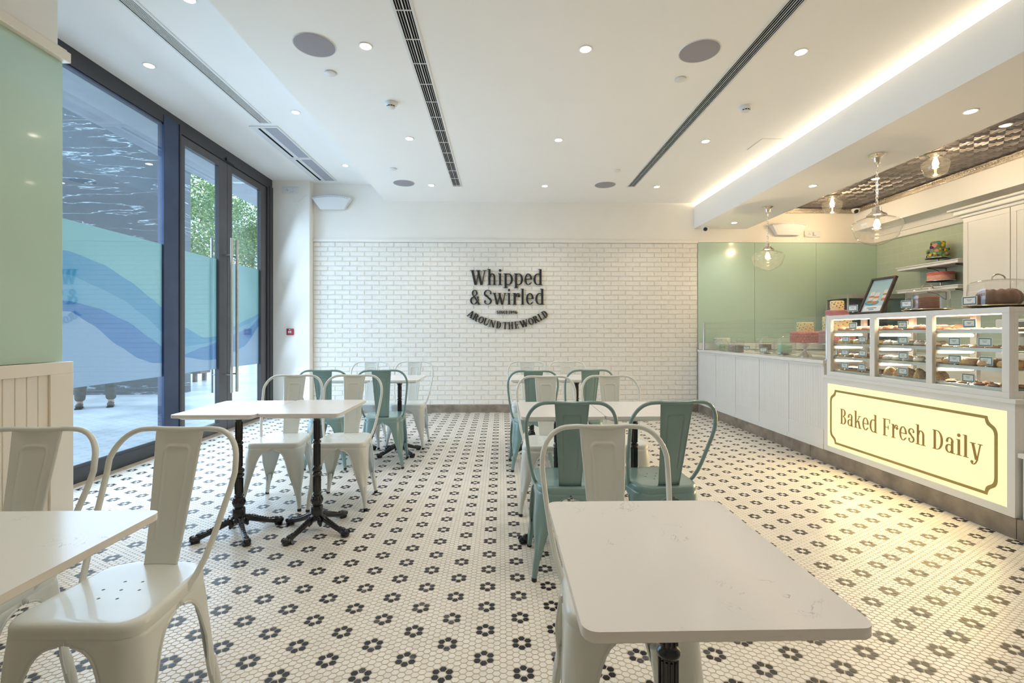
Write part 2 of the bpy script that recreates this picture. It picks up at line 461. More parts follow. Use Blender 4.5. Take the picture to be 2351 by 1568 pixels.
# pressed tin ceiling panel with beaded moulding, boxed beam beyond
b = MB(); b.box(3.65, 5.32, YF, YB + 0.012, 3.046, 3.08)
cs = 0.1485
for i in range(11):
    for j in range(40):
        cx_, cy_ = 3.69 + cs * (i + 0.5), YB - 0.02 - cs * (j + 0.5); h_ = cs / 2
        if cy_ < 1.3: continue
        ring_ = lambda r_, z_: [(cx_ - r_, cy_ - r_, z_), (cx_ + r_, cy_ - r_, z_), (cx_ + r_, cy_ + r_, z_), (cx_ - r_, cy_ + r_, z_)]
        L_ = [ring_(h_, 3.044), ring_(h_ - 0.006, 3.034), ring_(h_ - 0.016, 3.034), ring_(h_ - 0.026, 3.044), ring_(h_ * 0.50, 3.044), ring_(h_ * 0.42, 3.034), ring_(h_ * 0.28, 3.034), ring_(h_ * 0.18, 3.042)]
        vs = [p for q in L_ for p in q]; fs = [(4 * q + k, 4 * q + (k + 1) % 4, 4 * q + 4 + (k + 1) % 4, 4 * q + 4 + k) for q in range(7) for k in range(4)] + [(28, 29, 30, 31)]
        b.add(vs, fs)
struct(b.build('ceiling_tin', mat('charcoal_pressed_tin', (0.19, 0.175, 0.18), 0.46, metal=0.7, noise=0.15, nscale=8), smooth=False))
b = MB()
for k, (dx, z) in enumerate(((0.0, 2.965), (0.012, 2.985), (0.03, 3.005))):
    b.box(5.32 - 0.02 - dx, 5.32, 2.0, YB, z, z + 0.02); b.box(3.68, 5.32, YB - 0.02 - dx, YB + 0.01, z, z + 0.02)
y = 2.0
while y < YB - 0.05:
    b.ball((5.283, y, 3.0), 0.009, 6, 4); y += 0.034
x = 3.70
while x < 5.28:
    b.ball((x, YB - 0.037, 3.0), 0.009, 6, 4); x += 0.034
struct(b.build('trim_3', tin_trim))
b = MB(); b.box(5.32, XR, YF, YB + 0.012, 2.70, 3.2); struct(b.build('ceiling_beam', ceilpaint))

# left partition by the nearest window: plaster, sage glass, beadboard dado
b = MB(); b.box(-3.9, -2.76, YF, 3.05, -0.1, 3.6); struct(b.build('wall_left', paint, bevel=0.003))
b = MB(); b.box(-2.76, -2.70, YF, 3.075, 2.868, 2.93); b.box(-2.8, -2.715, YF, 3.065, 2.93, 2.945); struct(b.build('trim_4', bead_m, bevel=0.004))
for i, (ya, yb) in enumerate(((1.2, 2.05), (2.053, 3.06))):
    b = MB(); b.box(-2.759, -2.741, ya, yb, 1.0, 2.866)
    o = b.build('splash_panel', greenglass, bevel=0.001)
    tag(o, ('sage green glass wall panel at the left edge of the photo, away from the window', 'tall sage green glass wall panel beside the big window, above cream beadboard')[i], 'wall panel', 'green glass wall panels on the left')
b = MB()
b.box(-2.76, -2.722, YF, 3.09, 0.0, 0.93)
b.box(-2.722, -2.704, YF, 3.095, 0.925, 0.998)
b.box(-2.722, -2.704, 2.94, 3.095, 0.0, 0.925)
y = 1.0
while y < 2.93:
    b.box(-2.724, -2.7175, y + 0.003, min(y + 0.064, 2.94), 0.09, 0.925); y += 0.067
struct(b.build('trim_5', bead_m, bevel=0.0025))

# ------------------------------------------------------------------ shop front glazing
GB = 0.13
b = MB(); b.box(XW - 0.10, XW + 0.045, 3.0, 6.95, -0.02, 0.012); struct(b.build('trim_6', mat('sandstone_sill', (0.42, 0.34, 0.24), 0.5, noise=0.2, nscale=9)))
b = MB()
b.box(XW - 0.09, XW, 3.05, 6.97, 3.22, ZS, 0)                 # head
b.box(XW - 0.09, XW, 3.05, 4.74, 0.0, GB, 0)                  # foot
b.box(XW - 0.02, XW + 0.004, 3.05, 4.74, GB, GB + 0.02, 0)
b.box(XW - 0.05, XW - 0.01, 3.05, 4.74, 3.20, 3.22, 1)
b.box(XW - 0.09, XW, 3.05, 3.10, 0, 3.22, 0)
b.box(XW - 0.056, XW + 0.005, 4.735, 4.955, 0, 3.30, 1)        # wide mullion
b.box(XW - 0.06, XW + 0.012, 4.955, 4.985, 0, 3.30, 0)
win = b.build('window_1', [darkframe, steelblue], bevel=0.002); struct(win)
b = MB(); b.box(XW - 0.014, XW - 0.006, 3.08, 4.74, GB, 3.21); b.build('pane', winglass, win, smooth=False)
# film printed with waves, same band across window and doors
ZF0, ZF1 = 0.752, 2.04
filmcols = [(0.62, 0.86, 0.82), (0.33, 0.65, 0.80), (0.28, 0.52, 0.78), (0.50, 0.76, 0.86), (0.70, 0.79, 0.90), (0.08, 0.32, 0.66)]
filmmats = [thin_glass('film_tone_%d' % i, (0.8, 0.9, 0.95), 1.95, 0.02, 0.90, c) for i, c in enumerate(filmcols)]
def lerp(P, y):
    if y <= P[0][0]: return P[0][1]
    for a, b_ in zip(P, P[1:]):
        if y <= b_[0]:
            t = (y - a[0]) / (b_[0] - a[0]); t2 = t * t * (3 - 2 * t) * 0.3 + t * 0.7
            return a[1] + (b_[1] - a[1]) * t2
    return P[-1][1]
FC = [  # wave edges as (distance along the shop front, height), from top to bottom
 [(3.75, 1.80), (4.05, 1.745), (4.35, 1.63), (4.6, 1.50), (4.78, 1.40), (5.1, 1.24), (5.45, 1.12), (5.75, 1.14), (6.0, 1.24), (6.4, 1.36), (6.75, 1.46)],
 [(3.75, 1.62), (4.0, 1.55), (4.25, 1.47), (4.5, 1.34), (4.78, 1.16), (5.1, 1.03), (5.4, 1.05), (5.75, 1.10), (6.0, 1.20), (6.4, 1.30), (6.75, 1.44)],
 [(3.75, 1.42), (4.0, 1.38), (4.3, 1.28), (4.6, 1.12), (4.78, 1.02), (5.1, 0.945), (5.4, 1.01), (5.75, 1.07), (6.0, 1.15), (6.4, 1.23), (6.75, 1.42)],
 [(3.75, 1.34), (3.95, 1.24), (4.2, 1.07), (4.45, 0.94), (4.62, 0.89), (4.80, 0.88), (5.1, 0.925), (5.5, 0.865), (5.8, 0.87), (6.3, 1.0), (6.75, 1.32)],
]
FTONE = [0, 1, 3, 2, 4]
def film(mb, y0, y1, x):
    n = max(4, int((y1 - y0) / 0.02))
    for i in range(n):
        a = y0 + (y1 - y0) * i / n; c = y0 + (y1 - y0) * (i + 1) / n; m_ = (a + c) / 2
        edges = [(ZF1, ZF1)] + [(lerp(FC[k], a), lerp(FC[k], c)) for k in range(4)] + [(ZF0, ZF0)]
        for q in range(5):
            mi = FTONE[q]
            (t0, t1), (b0, b1) = edges[q], edges[q + 1]
            mb.add([(x, a, b0), (x, c, b1), (x, c, t1), (x, a, t0)], [(0, 1, 2, 3)], mi)
b = MB(); film(b, 3.10, 4.735, XW - 0.018)
f1 = b.build('privacy_film', filmmats, win, smooth=False, solid=0.0006)
# double door
def door_leaf(name, ya, yb, sa, sb):
    b = MB()
    b.box(XW - 0.07, XW - 0.015, ya, ya + sa, 0.012, 3.215); b.box(XW - 0.07, XW - 0.015, yb - sb, yb, 0.012, 3.215)
    b.box(XW - 0.07, XW - 0.015, ya + sa, yb - sb, 3.13, 3.215); b.box(XW - 0.07, XW - 0.015, ya + sa, yb - sb, 0.012, 0.125)
    o = b.build(name, darkbrown, bevel=0.002); struct(o)
    b = MB(); b.box(XW - 0.046, XW - 0.038, ya + sa - 0.005, yb - sb + 0.005, 0.12, 3.135); b.build('pane', winglass, o, smooth=False)
    b = MB(); film(b, ya + sa, yb - sb, XW - 0.050); b.build('privacy_film', filmmats, o, smooth=False, solid=0.0006)
    return o
darkbrown = mat('bronze_door_frame', (0.09, 0.085, 0.09), 0.4, noise=0.08, nscale=7)
d1 = door_leaf('door_1', 4.99, 5.845, 0.085, 0.16)
d2 = door_leaf('door_2', 5.852, 6.80, 0.10, 0.14)
for d_, yy in ((d1, 5.765), (d2, 5.885)):
    b = MB()
    b.tube([(-3.20, yy, 0.464), (-3.20, yy, 2.30)], 0.016, 12)
    for z in (0.68, 2.10): b.tube([(-3.20, yy, z), (XW - 0.02, yy, z)], 0.009, 8)
    b.tube([(XW - 0.15, yy, 0.464), (XW - 0.15, yy, 2.30)], 0.016, 12)
    for z in (0.68, 2.10): b.tube([(XW - 0.15, yy, z), (XW - 0.065, yy, z)], 0.009, 8)
    b.build('door_handle', steel, d_)
b = MB(); b.box(XW - 0.10, XW + 0.004, 6.80, 6.97, 0, 3.22); b.box(XW - 0.09, XW + 0.012, 6.86, 6.955, 0, 3.25)
struct(b.build('trim_7', darkframe, bevel=0.002))
b = MB(); b.box(XW - 0.02, XW + 0.02, 5.78, 5.95, 3.225, 3.26); o = b.build('door_closer', darkframe, d1)

# wall above and around outside
b = MB(); b.box(-3.9, XW - 0.1, 3.05, 6.97, 3.34, 3.9); struct(b.build('wall_outside_head', mat('grey_render', (0.45, 0.46, 0.48), 0.7, noise=0.05)))
# ------------------------------------------------------------------ ceiling fittings
def slot_vent(name, x0, x1, y0, y1, z, groups, bar, label):
    """linear slot diffuser: frame, dark throat, slats and cross bars"""
    r = empty(name, ((x0 + x1) / 2, (y0 + y1) / 2, z), 0, label, 'air vent')
    hx = (x1 - x0) / 2; hy = (y1 - y0) / 2
    b = MB(); b.box(-hx + 0.004, hx - 0.004, -hy + 0.004, hy - 0.004, -0.0015, 0.0); b.build('throat', slotdark, r, smooth=False)
    b = MB()
    f = 0.012
    b.box(-hx - f, -hx + 0.004, -hy - f, hy + f, -0.006, 0.0); b.box(hx - 0.004, hx + f, -hy - f, hy + f, -0.006, 0.0)
    b.box(-hx, hx, -hy - f, -hy + 0.004, -0.006, 0.0); b.box(-hx, hx, hy - 0.004, hy + f, -0.006, 0.0)
    b.build('frame', ventwhite, r)
    b = MB()
    for a, c in groups: b.box(-hx + a * 2 * hx, -hx + c * 2 * hx, -hy, hy, -0.005, -0.0015)
    if bar:
        y = -hy + bar
        while y < hy: b.box(-hx, hx, y - 0.004, y + 0.004, -0.0056, -0.0015); y += bar
    b.build('slats', ventwhite, r)
    return r
g6 = [(0.10, 0.14), (0.23, 0.27), (0.36, 0.54), (0.635, 0.675), (0.77, 0.81)]
slot_vent('linear_diffuser', -0.632, -0.532, 0.6, 6.335, ZM, [(0.145, 0.175), (0.31, 0.34), (0.47, 0.54), (0.67, 0.70), (0.835, 0.865)], 0.285, 'long white slot diffuser with black gaps, in the middle of the ceiling')
slot_vent('linear_diffuser', 1.668, 1.762, 0.6, 6.30, ZM, [(0.16, 0.185), (0.335, 0.36), (0.49, 0.54), (0.68, 0.705), (0.84, 0.865)], 0, 'long black-gapped slot diffuser in the right half of the ceiling, near the cove')
slot_vent('linear_diffuser', -2.505, -2.405, 0.6, 5.04, ZS, [(k / 8 + 0.02, k / 8 + 0.075) for k in range(1, 8)], 0, 'long finely slatted grey diffuser above the window wall, at the left')
def curtain_unit(y0, y1, label):
    r = empty('air_curtain_unit', (-2.51, (y0 + y1) / 2, ZS), 0, label, 'air vent', 'ceiling air units above the door')
    hy = (y1 - y0) / 2
    b = MB(); b.box(-0.15, 0.15, -hy, hy, -0.012, 0.0); b.build('panel', plastic, r, bevel=0.003)
    b = MB(); b.box(-0.075, -0.05, -hy + 0.04, hy - 0.04, -0.0135, -0.011); b.build('air_slot', slotdark, r, smooth=False)
    b = MB(); b.box(0.0, 0.13, -hy + 0.03, hy - 0.03, -0.0145, -0.011); b.build('mesh_grille', greymesh, r, smooth=False)
    b = MB(); b.box(-0.045, -0.012, -hy + 0.03, -hy + 0.12, -0.0150, -0.011); b.build('data_plate', ventwhite, r, smooth=False)
curtain_unit(5.115, 6.03, 'white ceiling air unit with grey mesh above the door, the nearer of the two')
curtain_unit(6.045, 6.93, 'white ceiling air unit with grey mesh above the door, the one by the corner')

def spot(x, y, z, power, color=WARM, size=1.9, blend=0.8):
    l = bpy.data.lights.new('downlight_beam', 'SPOT'); l.energy = power; l.color = color
    l.spot_size = size; l.spot_blend = blend; l.shadow_soft_size = 0.035
    o = bpy.data.objects.new('downlight_beam', l); col.objects.link(o); o.location = (x, y, z - 0.012)
    return o
def downlight(x, y, z, label, group, power=26, color=WARM, seen=True):
    if seen:
        b = MB(); b.lathe([(0.030, -0.004), (0.044, -0.006), (0.048, -0.001), (0.048, 0.0)], seg=24)
        r = b.build('recessed_downlight', ventwhite, loc=(x, y, z)); tag(r, label, 'ceiling light', group)
        b = MB(); b.lathe([(0.0, -0.0065), (0.034, -0.0065), (0.034, -0.002), (0.0, -0.002)], seg=24); b.build('lens', discglow, r)
    spot(x, y, z, power, color)
P_D = 20
rows = [(0.22, None), (1.74, None), (3.252, 'nearest row'), (4.79, 'middle row'), (6.30, 'farthest row')]
for y, rn in rows:
    for x, cn in ((-0.913, 'left'), (0.574, 'centre'), (2.06, 'right')):
        downlight(x, y, ZM, 'recessed ceiling light in the %s of the main ceiling, %s of three' % (rn, cn), 'recessed lights in the main ceiling', P_D * (0.4 if y < 1 else 0.85 if y < 2 else 1.0), seen=rn is not None)
for x, y, t in ((-2.04, 3.18, 'at the top edge of the photo'), (-2.87, 3.978, 'between the slot diffuser and the window frame'), (-2.032, 4.79, 'beside the far end of the slatted diffuser'), (-2.031, 6.30, 'beside the ceiling air units')):
    downlight(x, y, ZS, 'round recessed ceiling light on the window side, ' + t, 'recessed lights on the window side', 13, (1, .86, .68))
downlight(-2.04, 1.6, ZS, '', '', 9, (1, .86, .68), seen=False)
for y, t in ((3.288, 'the one nearest the viewer'), (4.993, 'between the two hanging pendants'), (6.70, 'the one by the back wall')):
    downlight(3.29, y, ZK, 'round recessed light in the bulkhead over the counter, ' + t, 'recessed lights in the bulkhead', 16)
downlight(3.29, 1.5, ZK, '', '', 16, seen=False)
# ceiling speakers and little round fittings
spk = mat('speaker_cloth', (0.33, 0.32, 0.35), 0.8, noise=0.03, nscale=300)
for x, y, t in ((-1.252, 3.25, 'nearer one left of the centre diffuser'), (1.36, 3.26, 'nearer one left of the right-hand diffuser'), (-1.257, 6.22, 'farther one left of the centre diffuser'), (1.356, 6.234, 'farther one left of the right-hand diffuser')):
    b = MB(); b.lathe([(0.131, -0.003), (0.136, -0.006), (0.140, 0.0), (0.131, 0.0)], seg=40); r = b.build('ceiling_speaker', plastic, loc=(x, y, ZM))
    tag(r, 'round grey ceiling speaker, ' + t, 'speaker', 'ceiling speakers')
    b = MB(); b.lathe([(0.0, -0.007), (0.09, -0.0065), (0.131, -0.005), (0.131, -0.001), (0, -0.001)], seg=40); b.build('speaker_grille', spk, r)
for x, y, t in ((-1.267, 3.593, 'behind the nearer left speaker'), (1.363, 3.619, 'behind the nearer right speaker'), (-1.27, 5.677, 'in front of the farther left speaker'), (1.381, 5.678, 'in front of the farther right speaker')):
    b = MB(); b.lathe([(0.0, -0.012), (0.038, -0.011), (0.042, -0.008), (0.042, -0.002), (0.036, -0.002), (0.036, 0.0)], seg=28)
    o = b.build('sprinkler_cover', plastic, loc=(x, y, ZM)); tag(o, 'small white round ceiling cover plate ' + t, 'sprinkler cover', 'round cover plates')
for x, y, t in ((-0.924, 4.05, 'just left of the centre diffuser'), (2.086, 4.05, 'between the right-hand diffuser and the cove')):
    b = MB(); b.lathe([(0.052, 0.0), (0.052, -0.012), (0.046, -0.024), (0.036, -0.030), (0.033, -0.042), (0.026, -0.048), (0.0, -0.050)], seg=28)
    r = b.build('smoke_detector', plastic, loc=(x, y, ZM)); tag(r, 'white smoke detector with dark slots, ' + t, 'smoke detector', 'smoke detectors')
    b = MB()
    for a in range(-1, 3):
        a0 = -PI / 2 - 0.55 + a * 0.62
        pts = [(0.0355 * math.cos(a0 + k * 0.09), 0.0355 * math.sin(a0 + k * 0.09)) for k in range(6)]
        for p_, q_ in zip(pts, pts[1:]):
            b.add([(p_[0], p_[1], -0.0315), (q_[0], q_[1], -0.0315), (q_[0], q_[1], -0.0385), (p_[0], p_[1], -0.0385)], [(0, 1, 2, 3)])
    b.build('sensor_slots', slotdark, r, solid=0.002)
b = MB(); b.box(2.60, 2.88, 4.72, 5.01, ZM - 0.003, ZM)
o = b.build('access_panel', ceilpaint, bevel=0.001); tag(o, 'flush square access panel in the ceiling beside the light cove', 'access panel')
b = MB(); 
for a in ((2.597, 2.60, 4.717, 5.013), (2.88, 2.883, 4.717, 5.013), (2.597, 2.883, 4.717, 4.72), (2.597, 2.883, 5.01, 5.013)): b.box(*a, ZM - 0.0008, ZM)
b.build('panel_gap', mat('gap_grey', (0.3, 0.28, 0.25), 0.8, noise=0.05), o, smooth=False)
# cove strip: real light inside the bulkhead trough
b = MB(); b.box(3.03, 3.06, -1.5, 7.05, 3.026, 3.036)
o = b.build('cove_light_strip', coveglow); tag(o, 'glowing warm light strip hidden in the ceiling cove over the counter', 'light strip')
area('cove_wash', (3.06, 2.75, 3.047), (PI, -0.95, 0), 0.03, 8.5, 16, (1.0, 0.80, 0.52))

# pendants --------------------------------------------------------
def pendant(label):
    r = empty('schoolhouse_pendant', (0, 0, 0), 0, label, 'pendant lamp', 'glass pendants over the counter')
    b = MB(); b.lathe([(0.0, 0.0), (0.062, 0.0), (0.064, -0.006), (0.052, -0.016), (0.036, -0.024), (0.030, -0.034), (0.028, -0.060), (0.022, -0.078), (0.010, -0.088), (0.008, -0.115), (0.0, -0.118)][::-1], seg=28); b.build('ceiling_canopy', chrome, r)
    b = MB()
    z = -0.112; k = 0
    while z > -0.455:
        pts = []
        for q in range(14):
            a = 2 * PI * q / 14; u = 0.0085 * math.cos(a); v = 0.019 * math.sin(a)
            pts.append((u, 0, z - 0.019 + v) if k % 2 == 0 else (0, u, z - 0.019 + v))
        b.tube(pts, 0.0022, 6, closed=True); z -= 0.031; k += 1
    b.build('chain', chrome, r)
    b = MB(); b.lathe([(0.0, -0.452), (0.016, -0.454), (0.020, -0.462), (0.034, -0.466), (0.036, -0.496), (0.044, -0.502), (0.050, -0.512), (0.074, -0.526), (0.076, -0.534), (0.064, -0.538), (0.0, -0.538)][::-1], seg=32); b.build('gallery_cap', chrome, r)
    b = MB(); prof = [(0.063, -0.530), (0.080, -0.545), (0.115, -0.558), (0.150, -0.572), (0.176, -0.588), (0.188, -0.606), (0.186, -0.626), (0.176, -0.652), (0.164, -0.684), (0.157, -0.712), (0.140, -0.734), (0.112, -0.752), (0.078, -0.772), (0.038, -0.788), (0.0, -0.792)]
    b.shell(prof, seg=56); b.build('glass_shade', lampglass, r, weld=True, ang=180, solid=0.0)
    b = MB(); b.lathe([(0.0, -0.536), (0.020, -0.536), (0.020, -0.566), (0.0, -0.570)][::-1], seg=16); b.build('lamp_socket', chrome, r)
    b = MB(); b.lathe([(0.0, -0.568), (0.012, -0.572), (0.020, -0.592), (0.026, -0.612), (0.022, -0.630), (0.010, -0.642), (0.0, -0.644)][::-1], seg=16); b.build('bulb', bulbglow, r)
    return r
def bulb_light(x, y, z, power):
    l = bpy.data.lights.new('bulb_light', 'POINT'); l.energy = power; l.color = (1, .74, .44); l.shadow_soft_size = 0.03
    o = bpy.data.objects.new('bulb_light', l); col.objects.link(o); o.location = (x, y, z)
p0 = pendant('clear glass schoolhouse pendant on a chain, the nearer one over the counter')
p0.location = (3.277, 4.11, ZK)
dup(p0, (3.29, 5.85, ZK), label='clear glass schoolhouse pendant on a chain, the farther one by the back wall')
for y in (4.11, 5.85): bulb_light(3.28, y, ZK - 0.61, 15)
def flush(label):
    r = empty('flush_ceiling_lamp', (0, 0, 0), 0, label, 'ceiling lamp', 'flush glass lamps on the tin ceiling')
    b = MB(); b.lathe([(0.0, 0.0), (0.085, 0.0), (0.088, -0.012), (0.070, -0.026), (0.058, -0.034), (0.056, -0.046), (0.0, -0.046)][::-1], seg=28); b.build('mounting_ring', chrome, r)
    b = MB(); b.shell([(0.054, -0.044), (0.075, -0.062), (0.105, -0.080), (0.124, -0.104), (0.122, -0.130), (0.108, -0.170), (0.098, -0.200), (0.080, -0.220), (0.045, -0.236), (0.0, -0.242)], seg=40); b.build('glass_shade', lampglass, r, weld=True, ang=180)
    b = MB(); b.lathe([(0.0, -0.046), (0.012, -0.05), (0.024, -0.085), (0.028, -0.11), (0.020, -0.135), (0.0, -0.145)][::-1], seg=16); b.build('bulb', bulbglow, r)
    return r
f0 = flush('flush clear glass lamp on the tin ceiling, the nearer one to the right')
f0.location = (4.50, 4.87, 3.034)
dup(f0, (4.50, 6.42, 3.034), label='flush clear glass lamp on the tin ceiling, the farther one near the small camera')
for y in (4.87, 6.42): bulb_light(4.50, y, 2.74, 9)
bulb_light(4.50, 2.6, 2.90, 15)
downlight(4.51, 4.185, 3.034, 'round recessed light in the dark tin ceiling, the nearer one at the right edge', 'recessed lights in the tin ceiling', 18)
downlight(4.51, 5.68, 3.034, 'round recessed light in the dark tin ceiling, seen behind the pendant chain', 'recessed lights in the tin ceiling', 18)
# cameras
def dome_cam(x, y, z, label):
    b = MB(); b.lathe([(0.0, 0.0), (0.052, 0.0), (0.050, -0.030), (0.040, -0.050), (0.0, -0.054)][::-1], seg=24); r = b.build('security_camera', plastic, loc=(x, y, z)); tag(r, label, 'security camera', 'small security cameras')
    b = MB(); b.ball((-0.012, -0.028, -0.038), 0.030, 16, 10); b.build('camera_eye', black, r)
dome_cam(5.20, 6.92, 2.99, 'white dome camera with black eye in the corner of the tin ceiling')
dome_cam(3.0, 6.98, ZK, 'small white camera with black eye under the bulkhead, above the green panel')
# insect trap shields on the wall
def trap(xc, zc, y, label, s=1.0):
    r = empty('insect_trap', (xc, y, zc), 0, label, 'insect trap', 'white wall-mounted insect traps')
    b = MB(); W = 0.28 * s; H = 0.092 * s
    top = [(-W + 2 * W * k / 12, H - 0.035 * ((k - 6) / 6) ** 2) for k in range(13)]
    def prof(d0, k0):
        return
    n = 12; vs = []; fs = []
    for k in range(n + 1):
        u = -1 + 2 * k / n
        xt = u * W; zt = H - 0.03 * u * u; xb = u * W * 0.62; zb = -H
        bul = 0.12 - 0.02 * u * u
        vs += [(xt, 0, zt), (xt, -bul, zt), (xb, -bul * 0.55, zb), (xb, 0, zb)]
    for k in range(n):
        a = k * 4; c = a + 4
        for q in range(4): fs.append((a + q, a + (q + 1) % 4, c + (q + 1) % 4, c + q))
    fs += [(0, 3, 2, 1), (n * 4, n * 4 + 1, n * 4 + 2, n * 4 + 3)]
    b.add(vs, fs); b.build('shield', plastic, r, weld=True, bevel=0.002)
    b = MB()
    for k in range(22):
        u = -0.88 + 1.76 * k / 21; z = H - 0.03 * u * u - 0.014; yv = -(0.12 - 0.02 * u * u) - 0.0005
        b.box(u * W * 0.985 - 0.006, u * W * 0.985 + 0.004, yv, yv + 0.004, z - 0.003, z + 0.003)
    b.build('vent_slits', greyink, r, smooth=False)
trap(-2.46, 3.065, YB, 'white curved insect trap on the wall by the window corner')
trap(4.27, 2.715, YB, 'white curved insect trap on the wall above the green panels', 0.95)
# sockets
def socket(x, z, y, label, plug_dx, cable):
    b = MB(); b.box(-0.119, 0.119, -0.012, 0, -0.045, 0.045); r = b.build('wall_socket', plastic, bevel=0.003, loc=(x, y, z)); tag(r, label, 'socket', 'wall sockets')
    b = MB()
    for dx, dz in ((-0.045, 0.012), (-0.055, -0.006), (-0.035, -0.006)): b.lathe([(0.0, 0), (0.004, 0), (0.004, 0.002), (0, 0.002)], seg=10); b.v[-40:] = [(v[0] + dx, -0.0145 + v[2], v[1] + dz) for v in b.v[-40:]]
    b.build('pin_holes', slotdark, r, smooth=False)
    b = MB(); b.box(plug_dx - 0.018, plug_dx + 0.018, -0.045, -0.012, -0.024, 0.020)
    b.tube(cable, 0.0028, 6)
    b.build('plug', plastic, r, bevel=0.003)
socket(-3.02, 3.22, 6.95, 'white twin wall socket with a plug and dangling cord, above the red call point', 0.03, [(0.03, -0.03, -0.024), (0.045, -0.02, -0.09), (0.075, -0.012, -0.15), (0.10, -0.012, -0.165), (0.14, -0.012, -0.14), (0.20, -0.012, -0.085), (0.262, -0.012, -0.075)])
socket(4.66, 2.655, YB, 'small white socket with a plug beside the insect trap over the green panels', 0.02, [(0.02, -0.03, -0.024), (-0.01, -0.02, -0.05), (-0.06, -0.014, -0.055), (-0.10, -0.014, -0.02), (-0.13, -0.014, 0.0)])
b = MB(); b.box(-0.047, 0.047, -0.03, 0, -0.045, 0.045); r = b.build('fire_call_point', redp, bevel=0.004, loc=(-3.02, 6.95, 1.19)); tag(r, 'small red fire alarm call point on the white wall beside the door', 'fire alarm')
b = MB(); b.box(-0.026, 0.026, -0.0325, -0.029, -0.022, 0.014); b.build('call_point_plate', mat('smoky_plate', (0.25, 0.2, 0.22), 0.3, noise=0.05), r, bevel=0.001)
b = MB(); b.box(-0.018, -0.004, -0.0335, -0.032, -0.008, 0.004); b.box(0.004, 0.018, -0.0335, -0.032, -0.008, 0.004); b.box(-0.012, 0.012, -0.0325, -0.029, 0.025, 0.033); b.build('call_point_marks', paper, r, smooth=False)
